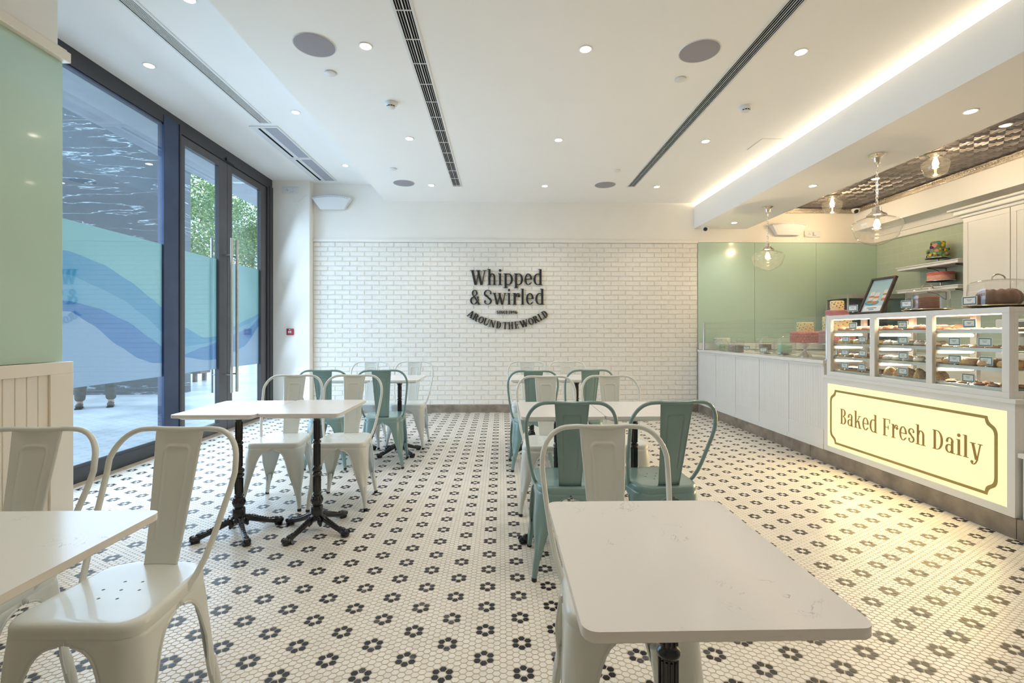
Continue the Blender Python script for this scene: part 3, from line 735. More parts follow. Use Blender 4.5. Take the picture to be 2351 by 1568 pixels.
# ------------------------------------------------------------------ lettering
def glyph(ch, S=0.145, H=0.035):
    """polygons of a condensed high-contrast serif letter; cap height 1; returns (quads, width)"""
    Q = []; xh = 0.79
    def st(x, y0, y1, w=None): w = S if w is None else w; Q.append([(x, y0), (x + w, y0), (x + w, y1), (x, y1)])
    def sf(x0, x1, y): Q.append([(x0, y), (x1, y), (x1, y + H), (x0, y + H)])
    def ln(x0, y0, x1, y1, wd): Q.append([(x0, y0), (x0 + wd, y0), (x1 + wd, y1), (x1, y1)] if y0 < y1 else [(x1, y1), (x1 + wd, y1), (x0 + wd, y0), (x0, y0)])
    def ring(cx, cy, rx, ry, a0=0, a1=360, s=None, h=None, n=28):
        s = S if s is None else s; h = H if h is None else h
        n = max(4, int(n * abs(a1 - a0) / 360))
        for k in range(n):
            t0 = math.radians(a0 + (a1 - a0) * k / n); t1 = math.radians(a0 + (a1 - a0) * (k + 1) / n)
            f = lambda t, rx_, ry_: (cx + rx_ * math.cos(t), cy + ry_ * math.sin(t))
            Q.append([f(t0, rx - s, ry - h), f(t0, rx, ry), f(t1, rx, ry), f(t1, rx - s, ry - h)])
    def dot(cx, cy, r):
        Q.append([(cx + r * math.cos(2 * PI * k / 14), cy + r * math.sin(2 * PI * k / 14)) for k in range(14)])
    W = 0.6
    if ch == 'W' or ch == 'w':
        t = 1.0 if ch == 'W' else xh; u = 1.1 if ch == 'W' else 0.92; c = u / 1.1; hw = H * 1.7
        sw = S * 1.08 * c; ln(0.07 * c, t, 0.29 * c, 0, sw); ln(0.38 * c, 0, 0.53 * c, t * 0.97, hw); ln(0.46 * c, t, 0.68 * c, 0, sw); ln(0.77 * c, 0, 0.95 * c, t, hw)
        sf(0, 0.30 * c, t - H); sf(0.40 * c, 0.70 * c, t - H); sf(0.86 * c, 1.1 * c, t - H); W = u
    elif ch == 'h':
        st(0.07, 0, 1.08); sf(0, 0.28, 0); sf(0, 0.1, 1.08 - H); ring(0.33, xh - 0.25, 0.215, 0.25, 0, 180, S * 0.9, H * 1.3); st(0.545 - S * 0.9, 0, xh - 0.25, S * 0.9); sf(0.33, 0.62, 0); W = 0.62
    elif ch == 'i':
        st(0.07, 0, xh); sf(0, 0.28, 0); sf(0, 0.1, xh - H); dot(0.07 + S / 2, 0.99, 0.088); W = 0.28
    elif ch == 'l':
        st(0.07, 0, 1.08); sf(0, 0.28, 0); sf(0, 0.1, 1.08 - H); W = 0.28
    elif ch == 'p':
        st(0.07, -0.20, xh); sf(0, 0.28, -0.20); sf(0, 0.1, xh - H); ring(0.32, xh / 2, 0.30, xh / 2, -118, 118, S, H * 1.3); W = 0.62
    elif ch == 'd':
        st(0.41, 0, 1.08); sf(0.34, 0.45, 1.08 - H); sf(0.5, 0.62, 0); ring(0.30, xh / 2, 0.30, xh / 2, 62, 298, S, H * 1.3); W = 0.62
    elif ch == 'e':
        ring(0.26, xh / 2, 0.26, xh / 2, 0, 318, S * 0.9, H * 1.3); Q.append([(0.10, xh / 2 - 0.01), (0.51, xh / 2 - 0.01), (0.51, xh / 2 + H), (0.10, xh / 2 + H)]); dot(0.46, 0.17, 0.035); W = 0.53
    elif ch == 'r':
        st(0.07, 0, xh); sf(0, 0.28, 0); sf(0, 0.1, xh - H); ring(0.36, xh - 0.24, 0.17, 0.24, 40, 178, S * 0.7, H * 1.3); dot(0.41, xh - 0.20, 0.082); W = 0.50
    elif ch == 'a':
        st(0.34, 0.05, xh - 0.2); sf(0.42, 0.56, 0); Q.append([(0.34, 0.0), (0.34 + S, 0.0), (0.34 + S, 0.08), (0.34, 0.08)])
        ring(0.27, xh - 0.22, 0.215, 0.22, 0, 160, S * 0.9, H * 1.3); dot(0.12, xh - 0.21, 0.065); ring(0.235, 0.22, 0.215, 0.22, 60, 330, S * 0.9, H * 1.3); W = 0.56
    elif ch == 'k':
        st(0.07, 0, 1.08); sf(0, 0.28, 0); sf(0, 0.1, 1.08 - H); ln(0.18, 0.33, 0.47, xh, H * 1.4); sf(0.36, 0.60, xh - H); ln(0.30, 0.48, 0.46, 0, S); sf(0.38, 0.66, 0); W = 0.66
    elif ch == 's' or ch == 'S':
        t = xh if ch == 's' else 1.0; u = 0.44 if ch == 's' else 0.54; r = t / 4
        ring(u / 2, t - r, u / 2 - 0.01, r, 60, 255, S * 0.75, H * 1.3); ring(u / 2, r, u / 2 - 0.01, r, -120, 75, S * 0.75, H * 1.3)
        Q.append([(0.02 + S * 0.2, t * 0.66), (0.02 + S, t * 0.70), (u - 0.03 - S * 0.1, t * 0.34), (u - 0.03 - S * 0.85, t * 0.30)])
        ring(u / 2, t - r, u / 2 - 0.01, r, 20, 60, S * 0.5, H * 1.3); dot(u * 0.84, t - r * 0.95, S * 0.42); dot(u * 0.17, r * 0.95, S * 0.42); ring(u / 2, r, u / 2 - 0.01, r, 195, 240, S * 0.5, H * 1.3); W = u
    elif ch == 'y':
        ln(0.07, xh, 0.26, 0.0, S); ln(0.33, -0.02, 0.50, xh, H * 1.6); ln(0.24, -0.18, 0.35, 0.03, H * 1.8); sf(0, 0.28, xh - H); sf(0.40, 0.63, xh - H); ring(0.17, -0.15, 0.12, 0.10, 190, 350, S * 0.4, H * 1.4); dot(0.10, -0.13, 0.07); W = 0.62
    elif ch == '&':
        ring(0.36, 0.77, 0.21, 0.23, -20, 270, S * 0.75, H * 1.3); ring(0.30, 0.27, 0.28, 0.27, 90, 345, S * 0.95, H * 1.3); ln(0.64, 0.0, 0.22, 0.60, S * 0.9); ln(0.22, 0.52, 0.48, 0.70, H * 2.2); ring(0.46, 0.30, 0.20, 0.20, -60, 60, S * 0.45, H); sf(0.55, 0.80, 0); dot(0.60, 0.50, 0.06); W = 0.80
    elif ch == 'B':
        st(0.07, 0, 1); sf(0, 0.3, 0); sf(0, 0.3, 1 - H); ring(0.27, 0.76, 0.25, 0.24, -90, 90, S, H); ring(0.27, 0.265, 0.29, 0.265, -90, 90, S, H); W = 0.6
    elif ch == 'D':
        st(0.07, 0, 1); sf(0, 0.3, 0); sf(0, 0.3, 1 - H); ring(0.26, 0.5, 0.36, 0.5, -90, 90, S, H); W = 0.66
    elif ch == 'F' or ch == 'E':
        st(0.07, 0, 1); sf(0, 0.34, 0); sf(0, 0.54, 1 - H); st(0.54 - H, 0.76, 1, H); sf(0.15, 0.42, 0.5); st(0.42 - H / 2, 0.40, 0.63, H); W = 0.58
        if ch == 'E': sf(0, 0.56, 0); st(0.56 - H, 0, 0.25, H)
    elif ch == 'L':
        st(0.07, 0, 1); sf(0, 0.3, 1 - H); sf(0, 0.54, 0); st(0.54 - H, 0, 0.26, H); W = 0.56
    elif ch == 'I' or ch == '1':
        st(0.07, 0, 1); sf(0, 0.28, 0); sf(0, 0.28 if ch == 'I' else 0.1, 1 - H); W = 0.28
    elif ch == 'N':
        st(0.08, 0, 1, H * 1.6); sf(0, 0.2, 0); sf(0, 0.16, 1 - H); ln(0.07, 1, 0.52, 0, S); st(0.60, 0, 1, H * 1.6); sf(0.52, 0.74, 1 - H); W = 0.74
    elif ch == 'C':
        ring(0.31, 0.5, 0.30, 0.5, 50, 310, S, H * 1.3); st(0.50, 0.68, 0.92, H * 1.4); st(0.50, 0.10, 0.24, H * 1.4); W = 0.56
    elif ch == 'A':
        ln(0.10, 0, 0.30, 1, H * 1.6); ln(0.28, 1, 0.50, 0, S * 1.1); sf(0.0, 0.24, 0); sf(0.42, 0.74, 0); sf(0.18, 0.5, 0.30); W = 0.74
    elif ch == 'R':
        st(0.07, 0, 1); sf(0, 0.3, 0); sf(0, 0.3, 1 - H); ring(0.27, 0.75, 0.26, 0.25, -90, 90, S, H); ln(0.28, 0.52, 0.46, 0, S); sf(0.5, 0.68, 0); W = 0.68
    elif ch == 'O':
        ring(0.33, 0.5, 0.33, 0.5, 0, 360, S, H * 1.3); W = 0.66
    elif ch == 'U':
        st(0.07, 0.3, 1); sf(0, 0.3, 1 - H); ring(0.345, 0.3, 0.275, 0.3, 180, 360, S * 0.9, H * 1.3); st(0.62 - H * 1.6, 0.3, 1, H * 1.6); sf(0.52, 0.72, 1 - H); W = 0.72
    elif ch == 'T':
        st(0.26, 0, 1); sf(0.18, 0.5, 0); sf(0, 0.67, 1 - H); st(0, 0.75, 1, H); st(0.67 - H, 0.75, 1, H); W = 0.67
    elif ch == 'H':
        st(0.07, 0, 1); st(0.50, 0, 1); sf(0, 0.3, 0); sf(0, 0.3, 1 - H); sf(0.43, 0.73, 0); sf(0.43, 0.73, 1 - H); sf(0.2, 0.55, 0.5); W = 0.73
    elif ch == '9' or ch == '6':
        q = 0.68 if ch == '9' else 0.32
        ring(0.26, q, 0.26, 0.32, 0, 360, S * 0.85, H * 1.3)
        if ch == '9': ring(0.26, 0.5, 0.26, 0.5, -80, 20, S * 0.85, H * 1.3); dot(0.16, 0.13, 0.06)
        else: ring(0.26, 0.5, 0.26, 0.5, 100, 200, S * 0.85, H * 1.3); dot(0.36, 0.87, 0.06)
        W = 0.52
    return Q, W
def letter_mesh(name, ch, fn, depth, material, parent, S=0.145, H=0.035, z0=0.0):
    """fn maps glyph (x/width, y) to a 3D point at depth d"""
    Q, W = glyph(ch, S, H)
    b = MB()
    for i_, q in enumerate(Q):
        e_ = 0.00003 * (i_ % 40) * min(1.0, depth / 0.006)
        n = len(q); f0 = [fn(x / W, y, z0 + e_) for x, y in q]; f1 = [fn(x / W, y, z0 + depth + e_) for x, y in q]
        b.add(f0 + f1, [tuple(range(n - 1, -1, -1)), tuple(range(n, 2 * n))] + [(i, (i + 1) % n, n + (i + 1) % n, n + i) for i in range(n)])
    return b.build(name, material, parent, smooth=False)
# main sign on the brick wall (positions in a local frame: x to the right, z up)
sg = empty('wall_sign', (0.077, YB - 0.012, 1.66), 0, 'black raised serif lettering in four lines, the last one curved, on the white brick wall', 'sign')
U = 0.000898
def sx(u): return (u - 1158) * U
def sz(v): return 1.88 - 1.66 - (v - 530) * U
def line(chars, base, cap, S=0.145, H=0.035, dep=0.016):
    for ch, a, c in chars:
        x0, x1 = sx(a), sx(c); zb = sz(base); hh = cap * U
        fn = lambda x, y, d, x0=x0, x1=x1, zb=zb, hh=hh: (x0 + (x1 - x0) * x, -d, zb + y * hh)
        letter_mesh('letter', ch, fn, dep, letter_m, sg, S, H, z0=0.004)
line([('W', 563, 832), ('h', 845, 996), ('i', 1020, 1088), ('p', 1110, 1266), ('p', 1283, 1432), ('e', 1455, 1582), ('d', 1602, 1752)], 532, 242)
line([('&', 558, 738), ('S', 785, 922), ('w', 930, 1160), ('i', 1172, 1230), ('r', 1258, 1386), ('l', 1392, 1456), ('e', 1480, 1610), ('d', 1632, 1780)], 853, 242)
line([('S', 995, 1030), ('I', 1037, 1053), ('N', 1060, 1100), ('C', 1106, 1143), ('E', 1149, 1182), ('1', 1198, 1214), ('9', 1222, 1253), ('9', 1262, 1293), ('6', 1303, 1340)], 1005, 56, 0.2, 0.07, 0.012)
RC = 1068.0
for ch, x, wd in [('A', 572, 108), ('R', 655, 98), ('O', 740, 84), ('U', 828, 90), ('N', 925, 92), ('D', 1032, 82), ('T', 1135, 82), ('H', 1230, 84), ('E', 1328, 72), ('W', 1446, 146), ('O', 1565, 84), ('R', 1650, 94), ('L', 1728, 74), ('D', 1795, 84)]:
    ph = math.asin(max(-1, min(1, (x - 1181) / (RC + 10))))
    cxx = 1181 + RC * math.sin(ph); cyy = 1197 - RC + RC * math.cos(ph)   # zoom coordinates, y down
    def fn(u, y, d, cxx=cxx, cyy=cyy, ph=ph, wd=wd):
        lx = (u - 0.5) * wd; ly = (y - 0.5) * 118
        X = cxx + lx * math.cos(ph) - ly * math.sin(ph); Y = cyy - (ly * math.cos(ph) + lx * math.sin(ph))
        return (sx(X), -d, sz(Y))
    letter_mesh('letter', ch, fn, 0.014, letter_m, sg, 0.17, 0.05, z0=0.004)

# ------------------------------------------------------------------ café chair
OUT = roundpoly([(-0.180, -0.172), (0.180, -0.172), (0.152, 0.176), (-0.152, 0.176)], [0.055, 0.055, 0.085, 0.085], 8)
def resample(poly, n):
    P = [Vector((*p, 0)) for p in poly]; L = [0]
    for i in range(len(P)): L.append(L[-1] + (P[(i + 1) % len(P)] - P[i]).length)
    tot = L[-1]
    def at(s):
        s %= tot
        for i in range(len(P)):
            if s <= L[i + 1]:
                t = (s - L[i]) / max(1e-9, L[i + 1] - L[i]); return P[i].lerp(P[(i + 1) % len(P)], t)
        return P[0]
    return at, tot
outat, outtot = resample(OUT, 0)
def nearest_s(pt):
    best = min(range(400), key=lambda k: (outat(outtot * k / 400) - Vector((*pt, 0))).length)
    return outtot * best / 400
EXT = [(0.418, 1.0), (0.3975, 1.0), (0.396, 0.90), (0.3915, 0.79), (0.384, 0.69), (0.371, 0.605), (0.352, 0.54), (0.325, 0.485), (0.290, 0.437), (0.250, 0.385), (0.210, 0.335), (0.170, 0.285), (0.135, 0.24), (0.100, 0.195), (0.060, 0.155), (0.012, 0.115)]
def chair_leg(sxn, syn):
    """sheet metal corner leg; the four together form the arched apron"""
    corner = (0.165 * sxn if syn < 0 else 0.130 * sxn, -0.157 if syn < 0 else 0.150)
    s0 = nearest_s(corner)
    # arc distance to the mid of the front/back edge and to the mid of the side
    smid_fb = nearest_s((0.0, -0.172 if syn < 0 else 0.176)); smid_sd = nearest_s((0.166 * sxn, 0.0))
    def sd(a, b_):
        d = (b_ - a + outtot / 2) % outtot - outtot / 2
        return d
    da, db = sd(s0, smid_fb), sd(s0, smid_sd)
    C0 = outat(s0)
    foot = Vector((0.190 * sxn, -0.200, 0)) if syn < 0 else Vector((0.176 * sxn, 0.178, 0))
    outd = Vector((sxn * 0.75, syn * 1.0, 0)).normalized()
    n = 14; rows_ = []
    for z, e in EXT:
        t = 1 - z / 0.418
        shift = (foot - C0) * t
        bl = max(0.0, min(1.0, (0.27 - z) / 0.17)); bl = bl * bl * (3 - 2 * bl)
        row = []
        for i in range(n + 1):
            u = -1 + 2 * i / n
            s = s0 + (da * (-u) if u < 0 else db * u) * e
            P = outat(s)
            ext = (abs(da) + abs(db)) / 2 * e
            r = ext * 0.58
            tang = Vector((-outd.y, outd.x, 0)) * (1 if sd(s0, smid_sd) * 1 > 0 else -1)
            side = (outat(s0 + math.copysign(0.01, db)) - C0).normalized()
            a = u * 1.75
            Sc = C0 - outd * r * 0.9 + outd * (r * math.cos(a)) + side * (r * math.sin(a))
            pos = P.lerp(Sc, bl) + shift
            g = max(0.0, 1 - abs(u) / 0.42)
            gz = max(0.0, min(1.0, (z - 0.13) / 0.02)) * max(0.0, min(1.0, (0.33 - z) / 0.08))
            pos = pos - outd * 0.0065 * g * g * (3 - 2 * g) * gz
            row.append(Vector((pos.x, pos.y, z)))
        rows_.append(row)
    b = MB()
    vs = [tuple(p) for row in rows_ for p in row]
    fs = [(j * (n + 1) + i, j * (n + 1) + i + 1, (j + 1) * (n + 1) + i + 1, (j + 1) * (n + 1) + i) for j in range(len(rows_) - 1) for i in range(n)]
    b.add(vs, fs)
    for k in (0, n):
        path = [rows_[j][k] for j in range(2, len(rows_) - 2)]
        b.tube(path, 0.0032, 6)
    # closed tubular toe
    ft = foot - outd * 0.006
    top = C0.lerp(foot, 1 - 0.15 / 0.418) - outd * 0.012
    b.tube([(top.x, top.y, 0.150), ((top.x + ft.x) / 2, (top.y + ft.y) / 2, 0.08), (ft.x, ft.y, 0.008)], [0.0145, 0.0150, 0.0115], 12)
    return b, ft
def holes_cut(o, pts):
    cut = MB()
    for x, y in pts: cut.lathe([(0.0045, 0.40), (0.0045, 0.47)], (x, y, 0), 10)
    c = cut.build('cutter', black)
    md = o.modifiers.new('holes', 'BOOLEAN'); md.object = c; md.operation = 'DIFFERENCE'; md.solver = 'EXACT'
    bpy.context.view_layer.update()
    dg = bpy.context.evaluated_depsgraph_get()
    me = bpy.data.meshes.new_from_object(o.evaluated_get(dg))
    o.modifiers.clear(); o.data = me
    bpy.data.objects.remove(c)
def make_chair(name, m, group):
    r = empty(name, (0, 0, 0), 0, 'chair', 'chair', group)
    b = MB(); N = 64
    loops = [(0.05, 0.4445), (0.45, 0.4447), (0.80, 0.4455), (0.90, 0.4462), (0.945, 0.4455), (0.975, 0.4425), (0.995, 0.437), (1.008, 0.429), (1.010, 0.413)]
    vs = []; fs = []
    pts = [outat(outtot * k / N) for k in range(N)]
    for sc_, z in loops:
        for p in pts: vs.append((p.x * sc_, (p.y - 0.0) * sc_, z))
    inner = [(1.002, 0.413), (0.99, 0.428), (0.96, 0.4395), (0.90, 0.4425), (0.05, 0.4415)]
    for sc_, z in inner:
        for p in pts: vs.append((p.x * sc_, p.y * sc_, z))
    nl = len(loops) + len(inner)
    for j in range(nl - 1):
        for k in range(N):
            k2 = (k + 1) % N
            fs.append((j * N + k, (j + 1) * N + k, (j + 1) * N + k2, j * N + k2))
    fs.append(tuple(range(N))); fs.append(tuple((nl - 1) * N + k for k in range(N - 1, -1, -1)))
    b.add(vs, fs)
    seat = b.build('seat', m, r, weld=True)
    h = 0.052
    holes_cut(seat, [(0.0, 0.0)] + [(h * math.cos(PI / 3 * k), h * math.sin(PI / 3 * k)) for k in range(6)])
    seat.data.shade_smooth(); seat.data.set_sharp_from_angle(angle=math.radians(38))
    for sxn in (-1, 1):
        for syn in (-1, 1):
            lb, ft = chair_leg(sxn, syn)
            lg = lb.build('leg', m, r, solid=0.0016)
            b = MB(); b.lathe([(0.0, 0.0), (0.0118, 0.0), (0.013, 0.004), (0.0130, 0.016), (0.0115, 0.018), (0.0, 0.018)], (ft.x, ft.y, 0.0), 14); b.build('rubber_foot', rubber, lg)
    # hoop
    half = [(0.150, 0.030, 0.408), (0.158, 0.045, 0.425), (0.170, 0.068, 0.455), (0.181, 0.092, 0.495), (0.191, 0.118, 0.55), (0.200, 0.150, 0.62), (0.207, 0.178, 0.68), (0.2105, 0.196, 0.725)]
    arc = []
    for k in range(1, 11):
        a = PI / 2 * k / 10
        arc.append((0.1095 + 0.101 * math.cos(a) ** 0.9 if k < 10 else 0.1095, 0.196 + 0.044 * math.sin(a), 0.745 + 0.1115 * math.sin(a)))
    top = [(0.085, 0.241, 0.8575), (0.06, 0.242, 0.8555), (0.0, 0.243, 0.8545)]
    side = half + arc + top
    path = side + [(-x, y, z) for x, y, z in side[-2::-1]]
    b = MB(); b.tube(path, 0.0088, 12); b.build('back_frame', m, r)
    # splat with pressed rib
    def fnb(u, v):
        z = 0.4455 + (0.852 - 0.4455) * v
        wdt = (0.107 + (0.160 - 0.107) * v ** 1.15) / 2
        x = (-1 + 2 * u) * wdt
        y = 0.150 + 0.092 * v ** 0.9 - 0.0 + 0.010 * (x / 0.08) ** 2 * -1.0
        # rib: inverted U
        xr = 0.54 * wdt; zt = 0.800; zb = 0.52
        rr = 0.016
        if z > zb - 0.004:
            if z > zt - rr and abs(x) > xr - rr: d = abs(math.hypot(abs(x) - (xr - rr), z - (zt - rr)) - rr)
            elif z > zt - rr: d = min(abs(z - zt), abs(abs(x) - xr) if z < zt - rr else 9)
            else: d = abs(abs(x) - xr)
            if z > zt - rr and abs(x) <= xr - rr: d = abs(z - zt)
            k = max(0.0, 1 - d / 0.0055)
            fade = min(1.0, (z - zb + 0.004) / 0.02)
            y -= 0.0042 * k * k * (3 - 2 * k) * fade
        e = abs(-1 + 2 * u)
        if e > 0.93: y += 0.006 * (e - 0.93) / 0.07
        return (x, y, z)
    b = MB(); b.grid(fnb, 56, 96); b.build('backrest', m, r, solid=0.0018, ang=80)
    return r
white0 = make_chair('cafe_chair', whitechair, 'white metal chairs')
teal0 = make_chair('cafe_chair', tealchair, 'teal metal chairs')
WH, TE = [], []
def put(proto, used, x, y, rz, label):
    if not used:
        used.append(1); o = proto; o.location = (x, y, 0); o.rotation_euler = (0, 0, rz); o['label'] = label
    else: o = dup(proto, (x, y, 0), rz, label)
    return o
W_ = lambda *a: put(white0, WH, *a)
T_ = lambda *a: put(teal0, TE, *a)
W_(-1.085, 1.395, math.radians(-2), 'large white metal chair in the left foreground, its whole seat with holes in view')
W_(-1.540, 1.40, math.radians(2), 'white metal chair cut off by the left edge, behind the left front table')
W_(-1.530, 3.385, math.radians(3), 'white metal chair behind the pair of tables by the door, nearer the door')
W_(-1.092, 3.385, math.radians(2), 'white metal chair behind the pair of tables by the door, nearer the aisle')
T_(-1.520, 4.325, PI + math.radians(2), 'teal metal chair at the far left tables, mostly hidden behind a white chair')
T_(-1.045, 4.325, PI + math.radians(7), 'teal metal chair seen from behind at the far left tables, next to the aisle')
W_(-1.425, 5.07, math.radians(0), 'white metal chair against the brick wall at the far left tables, left of its pair')
W_(-0.965, 5.06, math.radians(-3), 'white metal chair against the brick wall at the far left tables, nearer the aisle')
W_(0.348, 1.40, math.radians(0), 'white metal chair tucked under the big front table, its back facing away from the viewer')
T_(0.335, 2.44, PI + math.radians(-2), 'teal metal chair seen from behind, left one of the two large teal chairs')
T_(0.790, 2.44, PI + math.radians(6), 'teal metal chair seen from behind, right one of the two large teal chairs')
W_(0.318, 3.265, math.radians(-2), 'white metal chair beyond the right middle tables, next to the aisle')
W_(0.800, 3.29, math.radians(0), 'white metal chair beyond the right middle tables, nearer the counter')
T_(0.268, 4.23, PI + math.radians(0), 'teal metal chair at the far right tables, next to the aisle')
T_(0.745, 4.31, PI + math.radians(4), 'teal metal chair at the far right tables, nearer the counter')
W_(0.283, 5.05, math.radians(0), 'white metal chair by the brick wall at the far right tables, next to the aisle')
W_(0.728, 5.05, math.radians(0), 'white metal chair by the brick wall at the far right tables, nearer the counter')

# ------------------------------------------------------------------ bistro table
def iron_leg():
    """ornate cast iron leg reaching out along +x, claw foot at the end"""
    b = MB()
    path = [(0.016, 0.088), (0.05, 0.080), (0.09, 0.062), (0.13, 0.046), (0.165, 0.034), (0.195, 0.028), (0.215, 0.024)]
    hw = [0.013, 0.013, 0.013, 0.012, 0.0125, 0.016, 0.017]; hh = [0.020, 0.019, 0.017, 0.015, 0.014, 0.018, 0.016]
    vs = []; fs = []; n = 10
    for (x, z), a, c in zip(path, hw, hh):
        for k in range(n):
            t = 2 * PI * k / n
            cx_, sz_ = math.cos(t), math.sin(t)
            vs.append((x, a * math.copysign(abs(cx_) ** 0.6, cx_), z + c * math.copysign(abs(sz_) ** 0.6, sz_)))
    for j in range(len(path) - 1):
        for k in range(n):
            k2 = (k + 1) % n; fs.append((j * n + k, j * n + k2, (j + 1) * n + k2, (j + 1) * n + k))
    b.add(vs, fs)
    for k in range(9):   # scalloped ridge
        t = k / 8; x = 0.055 + 0.115 * t; z = 0.097 - 0.048 * t - 0.003
        b.ball((x, 0, z - 0.002), (0.0085, 0.0075, 0.0075), 8, 6)
    b.ball((0.216, 0, 0.020), (0.030, 0.023, 0.0195), 14, 10)
    for dy in (-0.014, 0, 0.014): b.ball((0.228, dy, 0.026), (0.016, 0.0075, 0.014), 8, 6)
    b.ball((0.200, 0, 0.038), (0.018, 0.014, 0.012), 10, 6); b.ball((0.182, 0, 0.044), (0.010, 0.009, 0.009), 8, 6)
    b.lathe([(0.0, 0.0), (0.021, 0.0), (0.024, 0.004), (0.024, 0.012), (0.0, 0.013)], (0.216, 0, 0.0), 16)
    return b
def make_table():
    r = empty('bistro_table', (0, 0, 0), 0, 'table', 'table', 'white topped bistro tables')
    hx, hy = 0.2215, 0.272
    b = MB(); b.prism(rrect(-hx, hx, -hy, hy, 0.024, 6), 0.722, 0.740); b.build('tabletop', quartzm, r, bevel=0.0022)
    b = MB()
    top = rrect(-hx + 0.012, hx - 0.012, -hy + 0.012, hy - 0.012, 0.03, 4); bot = rrect(-hx + 0.035, hx - 0.035, -hy + 0.035, hy - 0.035, 0.02, 4); n = len(top)
    b.add([(x, y, 0.722) for x, y in top] + [(x, y, 0.709) for x, y in bot], [(i, n + i, n + (i + 1) % n, (i + 1) % n) for i in range(n)] + [tuple(n + i for i in range(n - 1, -1, -1))])
    b.build('tabletop_backing', joinery, r)
    b = MB()
    b.box(-0.11, 0.11, -0.11, 0.11, 0.703, 0.709)
    b.lathe([(0.0, 0.703), (0.034, 0.703), (0.033, 0.694), (0.026, 0.678), (0.020, 0.664), (0.0175, 0.655), (0.0165, 0.54), (0.018, 0.538), (0.0235, 0.533), (0.0245, 0.528), (0.022, 0.522), (0.0175, 0.519), (0.0175, 0.385), (0.020, 0.382), (0.028, 0.374), (0.030, 0.366), (0.026, 0.356), (0.021, 0.352), (0.026, 0.347), (0.0285, 0.339), (0.025, 0.331), (0.020, 0.327),
             (0.0195, 0.326), (0.0205, 0.228), (0.024, 0.226), (0.027, 0.219), (0.024, 0.213), (0.022, 0.210), (0.029, 0.198), (0.0335, 0.182), (0.031, 0.166), (0.024, 0.156), (0.024, 0.152), (0.032, 0.148), (0.0345, 0.142), (0.0345, 0.092), (0.044, 0.086), (0.044, 0.072), (0.030, 0.066), (0.0, 0.066)][::-1], seg=28)
    for k in range(12):   # flutes and leaf ribs
        a = 2 * PI * k / 12
        for z0, z1, r0, r1 in ((0.545, 0.655, 0.0172, 0.0178), (0.39, 0.515, 0.0180, 0.0182), (0.232, 0.322, 0.0205, 0.0208)):
            b.tube([(r0 * math.cos(a), r0 * math.sin(a), z0), (r1 * math.cos(a), r1 * math.sin(a), z1)], 0.0028, 6)
        b.tube([(0.026 * math.cos(a), 0.026 * math.sin(a), 0.160), (0.0335 * math.cos(a), 0.0335 * math.sin(a), 0.182), (0.026 * math.cos(a), 0.026 * math.sin(a), 0.206)], 0.0035, 6)
        b.ball((0.043 * math.cos(a), 0.043 * math.sin(a), 0.088), 0.0055, 6, 5)
    for k in range(4):    # scroll bosses between the legs
        a = PI / 4 + PI / 2 * k
        b.ball((0.040 * math.cos(a), 0.040 * math.sin(a), 0.062), (0.016, 0.016, 0.024), 10, 8)
        b.ball((0.046 * math.cos(a), 0.046 * math.sin(a), 0.044), (0.009, 0.009, 0.012), 8, 6)
    b.build('pedestal', castiron, r)
    for k in range(4):
        lb = iron_leg(); o = lb.build('leg', castiron, r, rot=(0, 0, PI / 2 * k))
    return r
tb0 = make_table()
def table(x, y, legdeg, label, first=[]):
    if not first: first.append(1); o = tb0; o.location = (x, y, 0); o['label'] = label
    else: o = dup(tb0, (x, y, 0), 0, label)
    ks = [c for c in o.children if c.name.startswith('leg')]
    for k, c in enumerate(ks): c.rotation_euler = (0, 0, math.radians(legdeg) + PI / 2 * k)
    return o
table(0.342, 0.973, 45, 'white quartz table filling the right foreground')
table(-1.060, 0.935, 45, 'white quartz table cut off by the lower left corner of the photo')
table(-1.545, 2.862, 38, 'white claw-foot bistro table by the door, left of its pair')
table(-1.100, 2.890, -25, 'white claw-foot bistro table near the door, right of its pair, by the aisle')
table(0.325, 2.765, 22, 'white bistro table beyond the two large teal chairs, left of its pair by the aisle')
table(0.772, 2.765, 22, 'white bistro table beyond the two large teal chairs, right of its pair')
table(-0.990, 4.70, 44, 'white bistro table at the far left by the brick wall, the one by the aisle')
table(-1.437, 4.70, 44, 'white bistro table at the far left by the brick wall, the one nearer the door')
table(0.300, 4.70, 25, 'white bistro table of the far right pair, the one by the aisle')
table(0.745, 4.72, 35, 'white bistro table of the far right pair, the one nearer the counter')
# ------------------------------------------------------------------ counter
XF = 2.93
def skirting(y0, y1, label):
    b = MB(); b.box(XF + 0.004, XF + 0.03, y0, y1, 0, 0.116); o = b.build('baseboard_counter', stone, bevel=0.001); struct(o)
skirting(4.49, YB, ''); skirting(2.668, 4.486, ''); skirting(0.6, 2.664, '')
r = empty('service_counter', (3.2, 5.69, 0), 0, 'low white panelled counter with beadboard front between the brick wall and the display case', 'counter')
OC = (-3.2, -5.69)
def rel(b, x, y): b.T = Matrix.Translation((-x, -y, 0)); return b
b = rel(MB(), 3.2, 5.69); b.box(XF + 0.03, 3.60, 4.30, YB - 0.02, 0.0, 0.895)
b.box(XF + 0.004, XF + 0.03, 4.30, YB - 0.02, 0.116, 0.30); b.build('body', joinery, r)
b = rel(MB(), 3.2, 5.69); b.box(XF - 0.012, 3.62, 4.285, YB - 0.02, 0.895, 0.926); b.build('worktop', quartzm, r, bevel=0.002)
seams = [YB - 0.02, 6.515, 5.962, 5.41, 4.851, 4.30]
